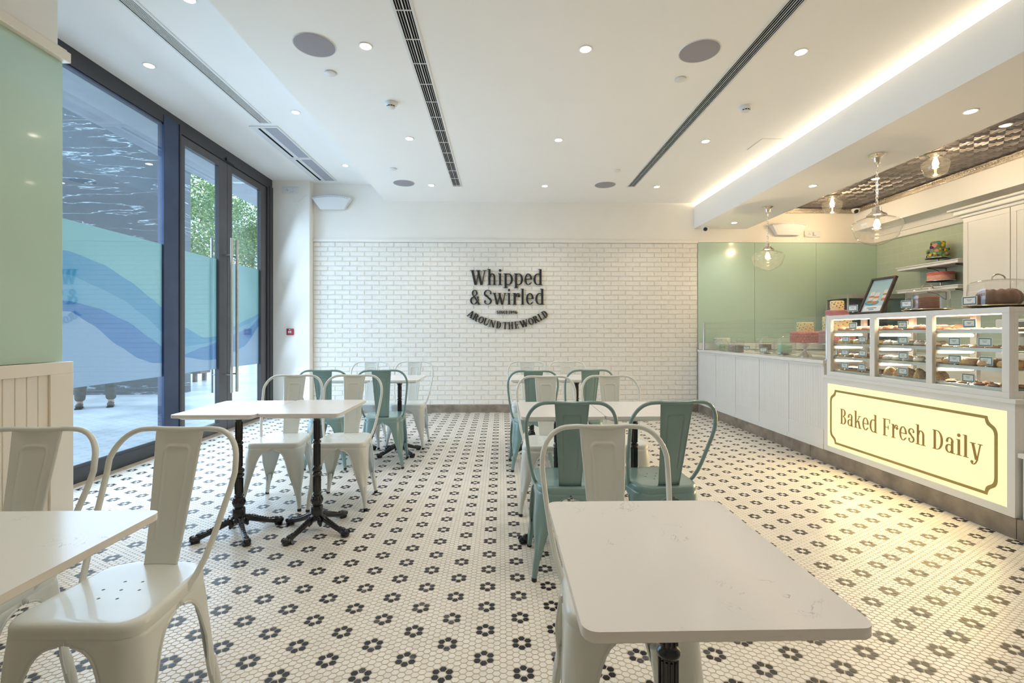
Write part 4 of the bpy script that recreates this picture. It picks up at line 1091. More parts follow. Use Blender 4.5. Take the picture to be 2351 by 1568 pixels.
for i in range(5):
    y1, y0 = seams[i], seams[i + 1]
    b = rel(MB(), 3.2, 5.69)
    b.box(XF + 0.008, XF + 0.03, y0, y1, 0.118, 0.893)
    b.box(XF, XF + 0.012, y0 + 0.002, y1 - 0.002, 0.872, 0.893); b.box(XF, XF + 0.012, y0 + 0.002, y1 - 0.002, 0.118, 0.165)
    b.box(XF, XF + 0.012, y1 - 0.022, y1 - 0.002, 0.165, 0.872)
    y = y0 + 0.006
    while y + 0.03 < y1 - 0.02:
        b.box(XF + 0.0066, XF + 0.0085, y, y + 0.034, 0.165, 0.872); y += 0.037
    b.build('front_panel', joinery, r, bevel=0.0012)
# glass screen on the counter
r = empty('glass_screen', (2.965, 5.62, 0.926), 0, 'clear glass screen between two steel posts on the low counter', 'glass screen')
b = MB(); b.T = Matrix.Translation((-2.965, -5.62, -0.926))
for y in (6.944, 4.296):
    b = MB(); b.T = Matrix.Translation((-2.965, -5.62, -0.926))
    b.lathe([(0.0, 0.926), (0.026, 0.926), (0.026, 0.936), (0.015, 0.938), (0.015, 1.330), (0.012, 1.336), (0.0, 1.337)], (2.965, y, 0), 16); b.build('post', steel, r)
b = MB(); b.T = Matrix.Translation((-2.965, -5.62, -0.926)); b.box(2.961, 2.969, 4.308, 6.932, 0.932, 1.328); b.build('pane', thin_glass('screen_glass', (0.93, 0.97, 0.95), 1.9), r, smooth=False)

# base with lit sign
r = empty('sign_counter', (3.25, 3.48, 0), 0, 'white counter base under the display case, with a framed lit panel in front', 'counter')
def rl(): 
    b = MB(); b.T = Matrix.Translation((-3.25, -3.48, 0)); return b
b = rl(); b.box(XF + 0.03, 3.60, 2.673, 4.295, 0.0, 0.772); b.box(XF + 0.004, XF + 0.03, 2.673, 4.295, 0.118, 0.165); b.box(XF + 0.004, XF + 0.03, 2.673, 4.295, 0.724, 0.772)
b.box(XF + 0.004, XF + 0.03, 2.673, 2.717, 0.165, 0.724); b.box(XF + 0.004, XF + 0.03, 4.249, 4.295, 0.165, 0.724); b.build('body', joinery, r, bevel=0.001)
b = rl(); b.box(XF - 0.006, 3.62, 2.662, 4.300, 0.772, 0.797); b.build('worktop', joinery, r, bevel=0.002)
sg2 = empty('lit_sign', (XF + 0.012, 3.483, 0.444), 0, 'glowing pale yellow counter sign with gold serif lettering and a notched gold border', 'sign')
signglow = bpy.data.materials.new('backlit_acrylic'); 
nt, bs = nodes_of(signglow); bs.inputs['Base Color'].default_value = (0.75, 0.68, 0.42, 1); bs.inputs['Roughness'].default_value = 0.3
bs.inputs['Emission Color'].default_value = (1.0, 0.84, 0.42, 1); bs.inputs['Emission Strength'].default_value = 0.42
def rs():
    b = MB(); b.T = Matrix.Translation((-(XF + 0.012), -3.483, -0.444)); return b
b = rs(); b.box(XF + 0.006, XF + 0.020, 2.719, 4.247, 0.167, 0.722); b.build('light_panel', signglow, sg2, smooth=False)
# notched border
def notch(y0, y1, z0, z1, a, c):
    pts = []
    def cn(cy_, cz, sy, sz):   # concave-ish S corner
        P = []
        for k in range(9):
            t = k / 8; P.append((cy_ + sy * a * (1 - t), cz + sz * c * (t)))
        out = []
        for k, (y, z) in enumerate(P):
            t = k / 8; off = math.sin(2 * PI * t) * 0.006
            out.append((y + sy * off, z + sz * off))
        return out
    pts += [(p[0], p[1]) for p in cn(y0, z0, 1, 1)]           # bottom near corner: from bottom edge up to side
    pts += [(p[0], p[1]) for p in cn(y0, z1, 1, -1)][::-1]
    pts += [(p[0], p[1]) for p in cn(y1, z1, -1, -1)]
    pts += [(p[0], p[1]) for p in cn(y1, z0, -1, 1)][::-1]
    return pts
o_ = notch(2.770, 4.213, 0.200, 0.676, 0.060, 0.098); i_ = notch(2.788, 4.195, 0.218, 0.658, 0.056, 0.092)
b = rs(); n = len(o_); x0, x1 = XF + 0.003, XF + 0.007
vs = [(x0, y, z) for y, z in o_] + [(x0, y, z) for y, z in i_] + [(x1, y, z) for y, z in o_] + [(x1, y, z) for y, z in i_]
fs = []
for k in range(n):
    k2 = (k + 1) % n
    fs += [(k, k2, n + k2, n + k), (2 * n + k, 3 * n + k, 3 * n + k2, 2 * n + k2), (k, 2 * n + k, 2 * n + k2, k2), (n + k, n + k2, 3 * n + k2, 3 * n + k)]
b.add(vs, fs); b.build('border', gold2_m, sg2, smooth=False)
txt = 'Baked Fresh Daily'; adv = {' ': 0.28}; ws = []
for c in txt: ws.append(0.28 if c == ' ' else glyph(c, 0.11, 0.03)[1])
tot = sum(ws) + 0.085 * len(txt); sc_x = 1.235 / tot; cur = 0.0
for c, w_ in zip(txt, ws):
    if c != ' ':
        ya = 4.085 - cur * sc_x; wd = w_ * sc_x
        fn = lambda x, y, d, ya=ya, wd=wd: (XF + 0.006 - d - (XF + 0.012), ya - wd * x - 3.483, 0.392 + y * 0.130 - 0.444)
        letter_mesh('letter', c, fn, 0.003, gold_m, sg2, 0.125, 0.036)
    cur += w_ + 0.085
area('sign_glow', (XF - 0.003, 3.483, 0.444), (0, -PI / 2, 0), 0.5, 1.45, 8.5, (1.0, 0.70, 0.28)).rotation_euler = (0, PI / 2, 0)
# low cabinet at the right edge
r = empty('low_cabinet', (3.25, 1.7, 0), 0, 'low white cabinet at the right edge, beside the glowing sign', 'cabinet')
b = MB(); b.T = Matrix.Translation((-3.25, -1.7, 0)); b.box(XF + 0.03, 3.60, 0.6, 2.655, 0.0, 0.468); b.box(XF + 0.012, XF + 0.03, 0.6, 2.61, 0.118, 0.462); b.build('body', joinery, r, bevel=0.001)
b = MB(); b.T = Matrix.Translation((-3.25, -1.7, 0)); b.box(XF + 0.002, 3.62, 0.6, 2.658, 0.468, 0.494); b.build('worktop', joinery, r, bevel=0.002)

# ------------------------------------------------------------------ display case
CX, CY0, CY1, CZ0, CZ1, CB = XF, 2.700, 4.252, 0.797, 1.329, 3.27
dc = empty('display_case', (3.10, 3.476, CZ0), 0, 'white framed glass display case of pastries in three sections on the counter', 'display case')
def rd():
    b = MB(); b.T = Matrix.Translation((-3.10, -3.476, -CZ0)); return b
b = rd()
b.box(CX, CX + 0.03, CY0, CY1, CZ0, 0.833); b.box(CX, CX + 0.03, CY0, CY1, 1.293, CZ1)
for y0, y1 in ((CY0, 2.742), (3.197, 3.244), (3.700, 3.749), (4.203, CY1)): b.box(CX, CX + 0.03, y0, y1, 0.833, 1.293)
b.box(CX + 0.03, CB, CY0, CY1, CZ0, 0.826); b.box(CX + 0.03, CB, CY0, CY1, 1.30, CZ1)
for y in (CY0, 3.197, 3.70, CY1 - 0.045):
    b.box(CB - 0.03, CB, y, y + 0.045, 0.826, 1.30)
b.box(CX + 0.03, CX + 0.055, CY0, CY0 + 0.012, 0.826, 1.30); b.box(CX + 0.03, CX + 0.05, CY1 - 0.012, CY1, 0.826, 1.30)
b.box(CX + 0.055, CB - 0.03, CY0 + 0.001, CY0 + 0.02, 1.28, 1.30); b.box(CX + 0.055, CB - 0.03, CY0 + 0.001, CY0 + 0.02, 0.826, 0.84)
for y in (3.225, 3.722):
    b.box(CX + 0.03, CX + 0.055, y, y + 0.01, 0.826, 1.30); b.box(CX + 0.03, CB - 0.03, y, y + 0.01, 1.285, 1.30)
b.build('case_frame', joinery, dc, bevel=0.0015)
SEC = [(3.742, 4.222), (3.240, 3.716), (2.735, 3.214)]
SN = ['far', 'middle', 'near']
for y0, y1 in ((2.742, 3.197), (3.244, 3.700), (3.749, 4.203)):
    b = rd(); b.box(CX + 0.010, CX + 0.016, y0, y1, 0.833, 1.293); b.build('pane', glass, dc, smooth=False)
b = rd(); b.box(CX + 0.055, CB - 0.03, CY0 + 0.004, CY0 + 0.009, 0.84, 1.28); b.build('pane', glass, dc, smooth=False)
TZ = [1.196, 1.082, 0.966, 0.848]
for y0, y1 in SEC:
    for k, z in enumerate(TZ):
        b = rd(); b.box(CX + 0.035, CB - 0.035, y0, y1, z - 0.004, z - 0.001)
        b.box(CX + 0.030, CX + 0.036, y0, y1, z - 0.020, z + 0.003); b.box(CB - 0.036, CB - 0.031, y0, y1, z - 0.020, z + 0.003)
        b.box(CX + 0.030, CB - 0.031, y0, y0 + 0.003, z - 0.012, z + 0.003); b.box(CX + 0.030, CB - 0.031, y1 - 0.003, y1, z - 0.012, z + 0.003)
        b.build('tray', steel, dc)
    for z in (1.160, 1.048, 0.930):
        b = rd(); b.box(CX + 0.035, CB - 0.035, y1 - 0.012, y1 - 0.004, z - 0.012, z + 0.014); b.build('lamp_housing', joinery, dc)
        b = rd(); b.tube([(CX + 0.055, y1 - 0.019, z), (CB - 0.055, y1 - 0.019, z)], 0.0075, 12); b.build('tube_light', tubeglow, dc)
    b = rd(); b.box(CX + 0.034, CX + 0.052, y0, y1, 1.288, 1.298); b.build('tube_light', tubeglow, dc)
for (y0, y1) in SEC:
    for z in (1.160, 1.048, 0.930, 1.275):
        area('case_light', ((CX + CB) / 2, y1 - 0.03 if z < 1.2 else (y0 + y1) / 2, z), (PI / 2 if z < 1.2 else 0, 0, 0), 0.2, 0.02 if z < 1.2 else 0.3, 1.9, (1, .84, .58)).rotation_euler = ((-PI / 2 + 0.3, 0, 0) if z < 1.2 else (0, 0, 0))

# price cards
def card(x, y, z, rz, label, w=0.088, h=0.054, group='price cards in the display case'):
    r = empty('price_card', (x, y, z), rz, label, 'price card', group)
    b = MB(); b.box(-w / 2, w / 2, -0.0012, 0.0012, -h / 2, h / 2); b.build('card', paper, r, smooth=False)
    b = MB(); nx = 10; nz = 6; a = 0.0064
    for k in range(nx):
        xx = -w / 2 + 0.007 + (w - 0.014) * k / (nx - 1)
        for zz in (-h / 2 + 0.006, h / 2 - 0.006): b.box(xx - a / 2, xx + a / 2, -0.0019, -0.0012, zz - a / 2, zz + a / 2)
    for k in range(1, nz - 1):
        zz = -h / 2 + 0.006 + (h - 0.012) * k / (nz - 1)
        for xx in (-w / 2 + 0.007, w / 2 - 0.007): b.box(xx - a / 2, xx + a / 2, -0.0019, -0.0012, zz - a / 2, zz + a / 2)
    for zz in (-h / 2 + 0.006, h / 2 - 0.006): b.box(-w / 2 + 0.007, w / 2 - 0.007, -0.0016, -0.0012, zz - 0.0007, zz + 0.0007)
    for xx in (-w / 2 + 0.007, w / 2 - 0.007): b.box(xx - 0.0007, xx + 0.0007, -0.0016, -0.0012, -h / 2 + 0.006, h / 2 - 0.006)
    b.build('checked_border', tealink, r, smooth=False)
    b = MB()
    for xx, ww, zz in ((0, 0.034, 0.007), (0, 0.022, -0.001), (0.022, 0.010, -0.012)):
        n = int(ww / 0.0035)
        for k in range(n): b.box(xx - ww / 2 + k * 0.0035, xx - ww / 2 + k * 0.0035 + 0.0024, -0.0019, -0.0012, zz - 0.0014, zz + 0.0014)
    b.build('small_print', greyink, r, smooth=False)
    b = MB(); b.lathe([(0, -0.010), (0.009, -0.010), (0.009, -0.006), (0.003, -0.004), (0.003, 0.0), (0, 0.0)], (0, 0.004, -h / 2 + 0.002), 10); b.build('clip_stand', chrome, r)
    return r
c0 = card(0, 0, 0, -PI / 2, 'card')
cardspots = [(3.991, 1.236, 'far', 'top', ''), (4.074, 1.122, 'far', 'second', ', left one'), (3.885, 1.122, 'far', 'second', ', right one'), (4.085, 1.008, 'far', 'third', ', left one'), (3.883, 1.008, 'far', 'third', ', right one'), (4.088, 0.893, 'far', 'bottom', ', left one'), (3.89, 0.893, 'far', 'bottom', ', right one'),
 (3.488, 1.236, 'middle', 'top', ''), (3.485, 1.122, 'middle', 'second', ''), (3.482, 1.008, 'middle', 'third', ''), (3.485, 0.892, 'middle', 'bottom', ''),
 (2.981, 1.238, 'near', 'top', ''), (3.082, 1.121, 'near', 'second', ', left one'), (2.882, 1.121, 'near', 'second', ', right one'), (3.080, 1.005, 'near', 'third', ', left one'), (2.877, 1.005, 'near', 'third', ', right one'), (2.988, 0.891, 'near', 'bottom', '')]
for i, (y, z, s_, lv, ex) in enumerate(cardspots):
    lb = 'price card on the %s tray of the display case\'s %s section%s' % (lv, {'far': 'leftmost', 'middle': 'middle', 'near': 'rightmost'}[s_], ex)
    if i == 0: c0.location = (2.975, y, z); c0['label'] = lb
    else: dup(c0, (2.975, y, z), -PI / 2 + random.uniform(-0.05, 0.05), lb)

# pastries
M = lambda n, c, r=0.6, **k: mat(n, c, r, **k)
f_brown = M('baked_brown', (0.50, 0.21, 0.09), noise=0.3, nscale=60); f_pinkb = M('glazed_pink_brown', (0.62, 0.32, 0.22), 0.4, noise=0.25, nscale=50)
f_yel = M('custard_yellow', (0.80, 0.60, 0.20), 0.5, noise=0.12, nscale=60); f_cream = M('cream_icing', (0.82, 0.72, 0.58), 0.5, noise=0.06, nscale=40)
f_lil = M('lilac_icing', (0.62, 0.50, 0.55), 0.5, noise=0.06, nscale=40); f_nut = M('chopped_nut', (0.62, 0.38, 0.15), 0.7, noise=0.5, nscale=120, bump=1.0, bscale=160)
f_choc = M('dark_chocolate', (0.12, 0.05, 0.03), 0.5, noise=0.3, nscale=70); f_gold = M('golden_crust', (0.66, 0.36, 0.13), 0.6, noise=0.25, nscale=50)
f_white = M('paper_case', (0.78, 0.75, 0.68), 0.6, noise=0.04)
def bun(top, base, r=0.036, h=0.026, topping=None, n=7, seed=1, flat=1.0):
    rn = random.Random(seed)
    b = MB(); b.lathe([(0.0, 0.0), (r * 0.86, 0.0), (r, h * 0.30), (r * 0.97, h * 0.42)] , seg=18, mi=0); 
    b.lathe([(r * 0.99, h * 0.36), (r * 1.0, h * 0.50), (r * 0.86, h * 0.82), (r * 0.5, h * 0.98), (0.0, h)], seg=18, mi=1)
    if topping:
        for k in range(n):
            a = rn.uniform(0, 6.28); q = rn.uniform(0, r * 0.7); b.ball((q * math.cos(a), q * math.sin(a), h * (1 - 0.25 * (q / r) ** 2) + 0.001), (rn.uniform(.004, .008), rn.uniform(.004, .007), rn.uniform(.003, .005)), 6, 4, mi=2)
    return b, [base, top] + ([topping] if topping else [])
def slab(mi_top, base, lx=0.05, ly=0.03, h=0.018):
    b = MB(); b.box(-lx / 2, lx / 2, -ly / 2, ly / 2, 0, h * 0.6, 0); b.box(-lx / 2 + 0.001, lx / 2 - 0.001, -ly / 2 + 0.001, ly / 2 - 0.001, h * 0.6, h, 1)
    return b, [base, mi_top]
def dome_cookie(m_, r=0.037, h=0.048, seed=2):
    rn = random.Random(seed); b = MB(); vs = []; fs = []; seg, rings = 18, 9
    for j in range(rings + 1):
        t = PI / 2 * j / rings
        for i in range(seg):
            a = 2 * PI * i / seg; q = 1 + rn.uniform(-0.05, 0.05)
            vs.append((r * math.cos(t) * math.cos(a) * q, r * math.cos(t) * math.sin(a) * q, h * math.sin(t) * (1 + rn.uniform(-0.02, 0.02))))
    for j in range(rings):
        for i in range(seg): i2 = (i + 1) % seg; fs.append((j * seg + i, j * seg + i2, (j + 1) * seg + i2, (j + 1) * seg + i))
    fs.append(tuple(range(seg - 1, -1, -1))); b.add(vs, fs, 0)
    b.lathe([(0, -0.001), (r * 1.15, 0.0), (r * 1.2, 0.004), (r * 1.02, 0.002)], seg=14, mi=1)
    return b, [m_, f_white]
KIND = {
 (0, 0): ('iced_cookie', bun(f_pinkb, f_brown, r=0.042, h=0.034, topping=f_brown), 'round brown iced cookie'), (1, 0): ('iced_cookie', bun(f_pinkb, f_brown, r=0.045, h=0.038, topping=f_brown, seed=3), 'round brown iced cookie'), (2, 0): ('flat_cookie', bun(f_pinkb, f_pinkb, r=0.036, h=0.012, topping=f_yel, n=4), 'flat pinkish cookie with pale topping'),
 (0, 1): ('iced_bun', bun(f_yel, f_yel, r=0.044, h=0.038, topping=f_cream, n=9), 'yellow bun with peach icing'), (1, 1): ('nut_tart', bun(f_cream, f_brown, r=0.045, h=0.036, topping=f_brown, n=14, seed=5), 'cream tart topped with chopped nuts'), (2, 1): ('oat_cookie', bun(f_gold, f_gold, r=0.043, h=0.018, topping=f_nut, n=12, seed=6), 'flat golden oat cookie'),
 (0, 2): ('glazed_cookie', bun(f_brown, f_yel, r=0.042, h=0.032, topping=f_choc, n=5, seed=7), 'brown cookie with a yellow base'), (1, 2): ('almond_tart', bun(f_cream, f_yel, r=0.046, h=0.038, topping=f_gold, n=14, seed=8), 'pale yellow tart with flaked almonds'), (2, 2): ('turnover', bun(f_gold, f_gold, r=0.056, h=0.050, topping=f_gold, n=2, seed=9), 'large golden half-round turnover'),
 (0, 3): ('brownie_slice', slab(f_choc, f_nut, 0.065, 0.034, 0.034), 'chocolate brownie slice'), (1, 3): ('nut_dome', dome_cookie(f_nut, 0.043, 0.066), 'domed cake rolled in chopped nuts'), (2, 3): ('granola_chunk', bun(f_brown, f_choc, r=0.030, h=0.018, topping=f_nut, n=16, seed=12), 'small brown granola cluster')}
for (s_, lv), (nm, (mb, ms), desc) in KIND.items():
    y0, y1 = SEC[s_]; first = None
    grp = '%s tray, %s section of the display case' % (['top', 'second', 'third', 'bottom'][lv], ['leftmost', 'middle', 'rightmost'][s_])
    step = 0.094 if nm != 'turnover' else 0.120
    if nm in ('brownie_slice',): step = 0.045
    nn = int((y1 - y0 - 0.05) / step)
    for rrow, x in enumerate((3.02, 3.105, 3.19)):
        if rrow == 2 and lv != 0: continue
        for k in range(nn + 1):
            y = y0 + 0.045 + k * step + (0.02 if rrow == 1 else 0)
            if y > y1 - 0.045: continue
            if first is None:
                o = mb.build(nm, ms); first = o; tag(o, desc + ' on the ' + grp, 'pastry', desc + 's, ' + grp)
            else:
                o = first.copy(); col.objects.link(o)
            o.location = (x + random.uniform(-0.004, 0.004), y + random.uniform(-0.004, 0.004), TZ[lv] - 0.001 + (0.001 if nm == 'nut_dome' else 0)); o.rotation_euler = (0, 0, random.uniform(0, 6.28) if nm != 'brownie_slice' else 0.4)

# ------------------------------------------------------------------ cakes and jars
def stand(b, r, h, foot=0.06, mi=0):
    b.lathe([(0.0, 0.0), (foot, 0.0), (foot, 0.006), (foot * 0.6, 0.014), (0.014, h * 0.28), (0.011, h * 0.5), (0.016, h * 0.75), (0.04, h - 0.014), (r * 0.96, h - 0.010), (r, h - 0.006), (r, h), (r * 0.97, h - 0.003), (0.0, h - 0.003)], seg=36, mi=mi)
def tier(name, r, z0, z1, m_, parent, ruffle=0, dots=None, seed=1):
    b = MB(); rn = random.Random(seed)
    e = min(0.008, (z1 - z0) * 0.2)
    b.lathe([(0.0, z0), (r, z0), (r, z1 - e), (r - e * 0.4, z1 - e * 0.3), (r - e, z1), (0.0, z1)], seg=48)
    if ruffle:
        n = int(2 * PI * r / ruffle); lv = max(2, int((z1 - z0) / ruffle))
        for j in range(lv):
            for k in range(n):
                a = 2 * PI * (k + 0.5 * (j % 2)) / n
                b.ball((r * math.cos(a), r * math.sin(a), z0 + (j + 0.5) * (z1 - z0) / lv), (ruffle * 0.5, ruffle * 0.5, ruffle * 0.52), 7, 5)
        n2 = max(6, int(2 * PI * r * 0.9 / (ruffle)))
        for k in range(n2):
            a = 2 * PI * k / n2; b.ball(((r - ruffle * 0.6) * math.cos(a), (r - ruffle * 0.6) * math.sin(a), z1 - ruffle * 0.1), (ruffle * 0.5,) * 3, 7, 5)
    o = b.build(name, m_, parent)
    if dots:
        b = MB(); dm, n = dots
        for k in range(n):
            a = 2 * PI * k / n; z = z0 + (z1 - z0) * (0.14 + 0.72 * ((k * 0.382 + rn.uniform(-0.06, 0.06)) % 1)); d = rn.uniform(0.0035, 0.0068)
            b.ball((r * math.cos(a), r * math.sin(a), z), (d, d, d), 8, 6)
        b.build('icing_dots', dm, o)
    return o
ic_y = M('lemon_icing', (0.86, 0.70, 0.34), 0.5, noise=0.05, nscale=30); ic_p = M('rose_pink_icing', (0.72, 0.22, 0.20), 0.5, noise=0.15, nscale=30); ic_p2 = M('dusty_pink_icing', (0.62, 0.30, 0.32), 0.5, noise=0.1, nscale=40)
ic_d = M('red_brown_dots', (0.45, 0.12, 0.10), 0.5, noise=0.05); ic_g = M('mint_icing', (0.42, 0.70, 0.48), 0.5, noise=0.06, nscale=40); ic_pl = M('pale_pink_fade', (0.80, 0.48, 0.38), 0.5, noise=0.12, nscale=25)
cake_tall = empty('tiered_cake', (3.20, 4.50, 0.926), 0, 'tall four-tier cake, dotted yellow and dusty pink tiers, standing behind the display case', 'cake')
b = MB(); stand(b, 0.160, 0.150, 0.07); b.build('cake_stand', steel, cake_tall)
tier('tier', 0.140, 0.148, 0.268, ic_p2, cake_tall, ruffle=0.013)
tier('tier', 0.118, 0.268, 0.405, ic_y, cake_tall, dots=(ic_d, 60))
tier('tier', 0.090, 0.405, 0.462, ic_p2, cake_tall, ruffle=0.010)
tier('tier', 0.057, 0.462, 0.555, ic_y, cake_tall, dots=(ic_d, 34), ruffle=0)
ck = empty('pedestal_cake', (3.13, 4.87, 0.926), 0, 'two-tier cake, ruffled pink below and dotted yellow above, on a glass pedestal on the counter', 'cake')
b = MB(); b.lathe([(0.0, 0.0), (0.062, 0.0), (0.060, 0.014), (0.046, 0.030), (0.016, 0.062), (0.013, 0.078), (0.020, 0.094), (0.048, 0.122), (0.058, 0.142), (0.085, 0.146), (0.092, 0.150), (0.0, 0.150)], seg=36); b.build('cake_stand', mat('mercury_glass', (0.75, 0.72, 0.68), 0.08, metal=0.7, noise=0.05), ck)
tier('tier', 0.126, 0.150, 0.256, ic_p, ck, ruffle=0.026)
tier('tier', 0.077, 0.250, 0.358, ic_y, ck, dots=(ic_d, 40))
def domed(x, y, z, r, h, plate_m, label, fill, standh=0.0, sc_handle=1.0):
    e = empty('domed_cake', (x, y, z), 0, label, 'cake under dome', None)
    b = MB()
    if standh: stand(b, r * 1.12, standh, r * 0.55); zb = standh
    else: b.lathe([(0.0, 0.0), (r * 0.5, 0.0), (r * 0.55, 0.006), (r * 1.08, 0.010), (r * 1.16, 0.016), (r * 1.14, 0.020), (r, 0.014), (0.0, 0.014)], seg=48); zb = 0.014
    b.build('cake_plate', plate_m, e)
    b = MB(); b.shell([(r * 1.0, zb + 0.001), (r * 0.99, zb + h * 0.5), (r * 0.965, zb + h * 0.80), (r * 0.95, zb + h * 0.84), (r * 0.85, zb + h * 0.90), (r * 0.5, zb + h * 0.965), (0.0, zb + h)], seg=56); b.build('glass_dome', domeglass, e, weld=True, ang=180)
    b = MB(); rh = 0.026 * sc_handle
    b.tube([(rh * math.cos(PI * k / 12) * 1.3, 0, zb + h - 0.003 + rh * 0.9 * math.sin(PI * k / 12)) for k in range(13)], 0.0035 * sc_handle, 8); b.build('dome_handle', chrome, e)
    fill(e, zb); return e
gold_p = mat('gilt_plate', (0.72, 0.58, 0.36), 0.2, metal=1.0, noise=0.05)
def f_choccake(e, zb): 
    o = tier('cake', 0.066, zb, zb + 0.078, f_choc, e); b = MB()
    for zz in (zb + 0.002, zb + 0.080):
        for k in range(30): a = 2 * PI * k / 30; b.ball((0.064 * math.cos(a), 0.064 * math.sin(a), zz), 0.0062, 7, 5)
    b.build('piped_edge', f_cream, o)
def f_green(e, zb): tier('cake', 0.070, zb, zb + 0.088, ic_g, e, ruffle=0.012)
def f_striped(e, zb):
    b = MB(); R0 = 0.068
    pr = [(0.0, zb)]
    for k in range(9): z = zb + 0.001 + 0.095 * k / 9; pr += [(R0, z), (R0, z + 0.006), (R0 - 0.0035, z + 0.0085)]
    pr += [(R0 - 0.004, zb + 0.098), (0, zb + 0.100)]
    b.lathe(pr, seg=44); b.build('cake', mat('milk_chocolate_icing', (0.36, 0.14, 0.07), 0.5, noise=0.15, nscale=40), e)
def f_bundt(e, zb):
    b = MB(); seg = 72; n = 16; vs = []; fs = []; R0, r0, H0 = 0.060, 0.042, 0.098
    for i in range(seg):
        a = 2 * PI * i / seg; fl = 1 + 0.24 * abs(math.sin(a * 5))
        for k in range(n):
            t = 2 * PI * k / n; rr = r0 * (fl if math.cos(t) > 0 or math.sin(t) > 0 else 1)
            vs.append(((R0 + rr * math.cos(t)) * math.cos(a), (R0 + rr * math.cos(t)) * math.sin(a), max(zb, zb + H0 * 0.47 + H0 * 0.5 * math.sin(t) * (fl if math.sin(t) > 0 else 1))))
    for i in range(seg):
        i2 = (i + 1) % seg
        for k in range(n): k2 = (k + 1) % n; fs.append((i * n + k, i2 * n + k, i2 * n + k2, i * n + k2))
    b.add(vs, fs); b.build('cake', mat('bundt_crust', (0.17, 0.065, 0.022), 0.5, noise=0.35, nscale=30), e)
domed(3.21, 5.76, 0.926, 0.108, 0.160, steel, 'dark chocolate cake with cream edging under a small glass dome on the low counter', f_choccake, 0.035)
domed(3.21, 5.36, 0.926, 0.112, 0.160, steel, 'mint green cake under a small glass dome on the low counter', f_green, 0.030)
domed(3.10, 3.42, CZ1, 0.128, 0.158, gold_p, 'brown horizontally ribbed cake under a large glass dome on top of the display case', f_striped, sc_handle=1.3)
domed(3.10, 2.92, CZ1, 0.148, 0.172, gold_p, 'brown fluted ring cake under the largest glass dome at the right edge', f_bundt, sc_handle=1.3)
for x, y, z, lb in ((3.10, 5.99, 0.985, 'tiny price card beside the chocolate cake on the low counter'), (3.08, 5.57, 0.975, 'tiny price card beside the mint green cake on the low counter')):
    dup(c0, (x, y, z), -PI / 2 + 0.6, lb, 'tiny price cards on the low counter')
for x, y, z, lb in ((2.955, 3.43, CZ1 + 0.058, 'checked price card in front of the ribbed brown cake'), (2.935, 2.94, CZ1 + 0.050, 'checked price card in front of the fluted ring cake'), (2.955, 3.965, CZ1 + 0.055, 'checked price card standing between the tall tiered cake and the framed picture')):
    dup(c0, (x, y, z), -PI / 2 + (0.25 if y > 3.9 else 0.1), lb, 'price cards on top of the display case')
# jars
jm1, jm2, jm3 = mat('green_sweets', (0.32, 0.42, 0.30), 0.5, noise=0.4, nscale=50), mat('lilac_sweets', (0.32, 0.27, 0.29), 0.5, noise=0.4, nscale=50), mat('dark_sweets', (0.12, 0.09, 0.09), 0.5, noise=0.4, nscale=50)
for x, y, jm, lb in ((3.07, 6.56, jm1, 'glass jar of pale green and grey sweets on the low counter, leftmost of three'), (3.08, 6.32, jm2, 'glass jar of greyish sweets on the low counter, middle of three'), (3.05, 6.08, jm3, 'glass jar of dark sweets on the low counter, rightmost of three')):
    e = empty('sweet_jar', (x, y, 0.926), 0, lb, 'jar', 'sweet jars')
    b = MB(); b.shell([(0.0, 0.0), (0.054, 0.0), (0.058, 0.008), (0.058, 0.125), (0.050, 0.142), (0.045, 0.150), (0.045, 0.168), (0.048, 0.170)], seg=28); b.build('glass_jar', domeglass, e, weld=True, ang=180)
    b = MB(); b.lathe([(0.0, 0.004), (0.052, 0.004), (0.055, 0.01), (0.055, 0.082), (0.04, 0.092), (0.0, 0.096)], seg=24); b.build('jar_contents', jm, e)
def flowers(o, r, z0, z1, n, sz, cols_, seed):
    rn = random.Random(seed)
    for ci, cm in enumerate(cols_):
        b = MB()
        for k in range(ci, n, len(cols_)):
            a = 2 * PI * k / n * 3.7; z = z0 + (z1 - z0) * rn.uniform(0.12, 0.9); s = sz * rn.uniform(0.6, 1.2)
            c = (r * math.cos(a), r * math.sin(a), z)
            for p in range(6):
                t = 2 * PI * p / 6; b.ball((c[0] - math.sin(a) * s * 0.55 * math.cos(t), c[1] + math.cos(a) * s * 0.55 * math.cos(t), c[2] + s * 0.55 * math.sin(t)), (s * 0.42, s * 0.42, s * 0.42), 6, 5)
            b.ball((c[0] * 1.02, c[1] * 1.02, c[2]), (s * 0.4,) * 3, 6, 5)
        b.build('icing_flowers', cm, o)
fl_pink = M('pink_flower', (0.80, 0.32, 0.30), noise=0.05); fl_blue = M('turquoise_flower', (0.06, 0.32, 0.38), noise=0.05); fl_yel = M('yellow_flower', (0.80, 0.52, 0.04), noise=0.05); fl_grn = M('green_flower', (0.20, 0.42, 0.10), noise=0.05); fl_pur = M('purple_flower', (0.10, 0.03, 0.10), noise=0.05)
e = empty('flowered_cake', (3.20, 6.88, 0.926), 0, 'small white cake dotted with pastel flowers, beside the sweet jars near the brick wall', 'cake')
b = MB(); stand(b, 0.125, 0.072, 0.05); b.build('cake_stand', steel, e)
o = tier('tier', 0.108, 0.070, 0.175, M('white_icing', (0.78, 0.76, 0.66), noise=0.03), e); flowers(o, 0.108, 0.07, 0.175, 40, 0.010, [M('teal_flower', (0.35, 0.60, 0.58), noise=0.05), M('coral_flower', (0.80, 0.45, 0.36), noise=0.05)], 4)
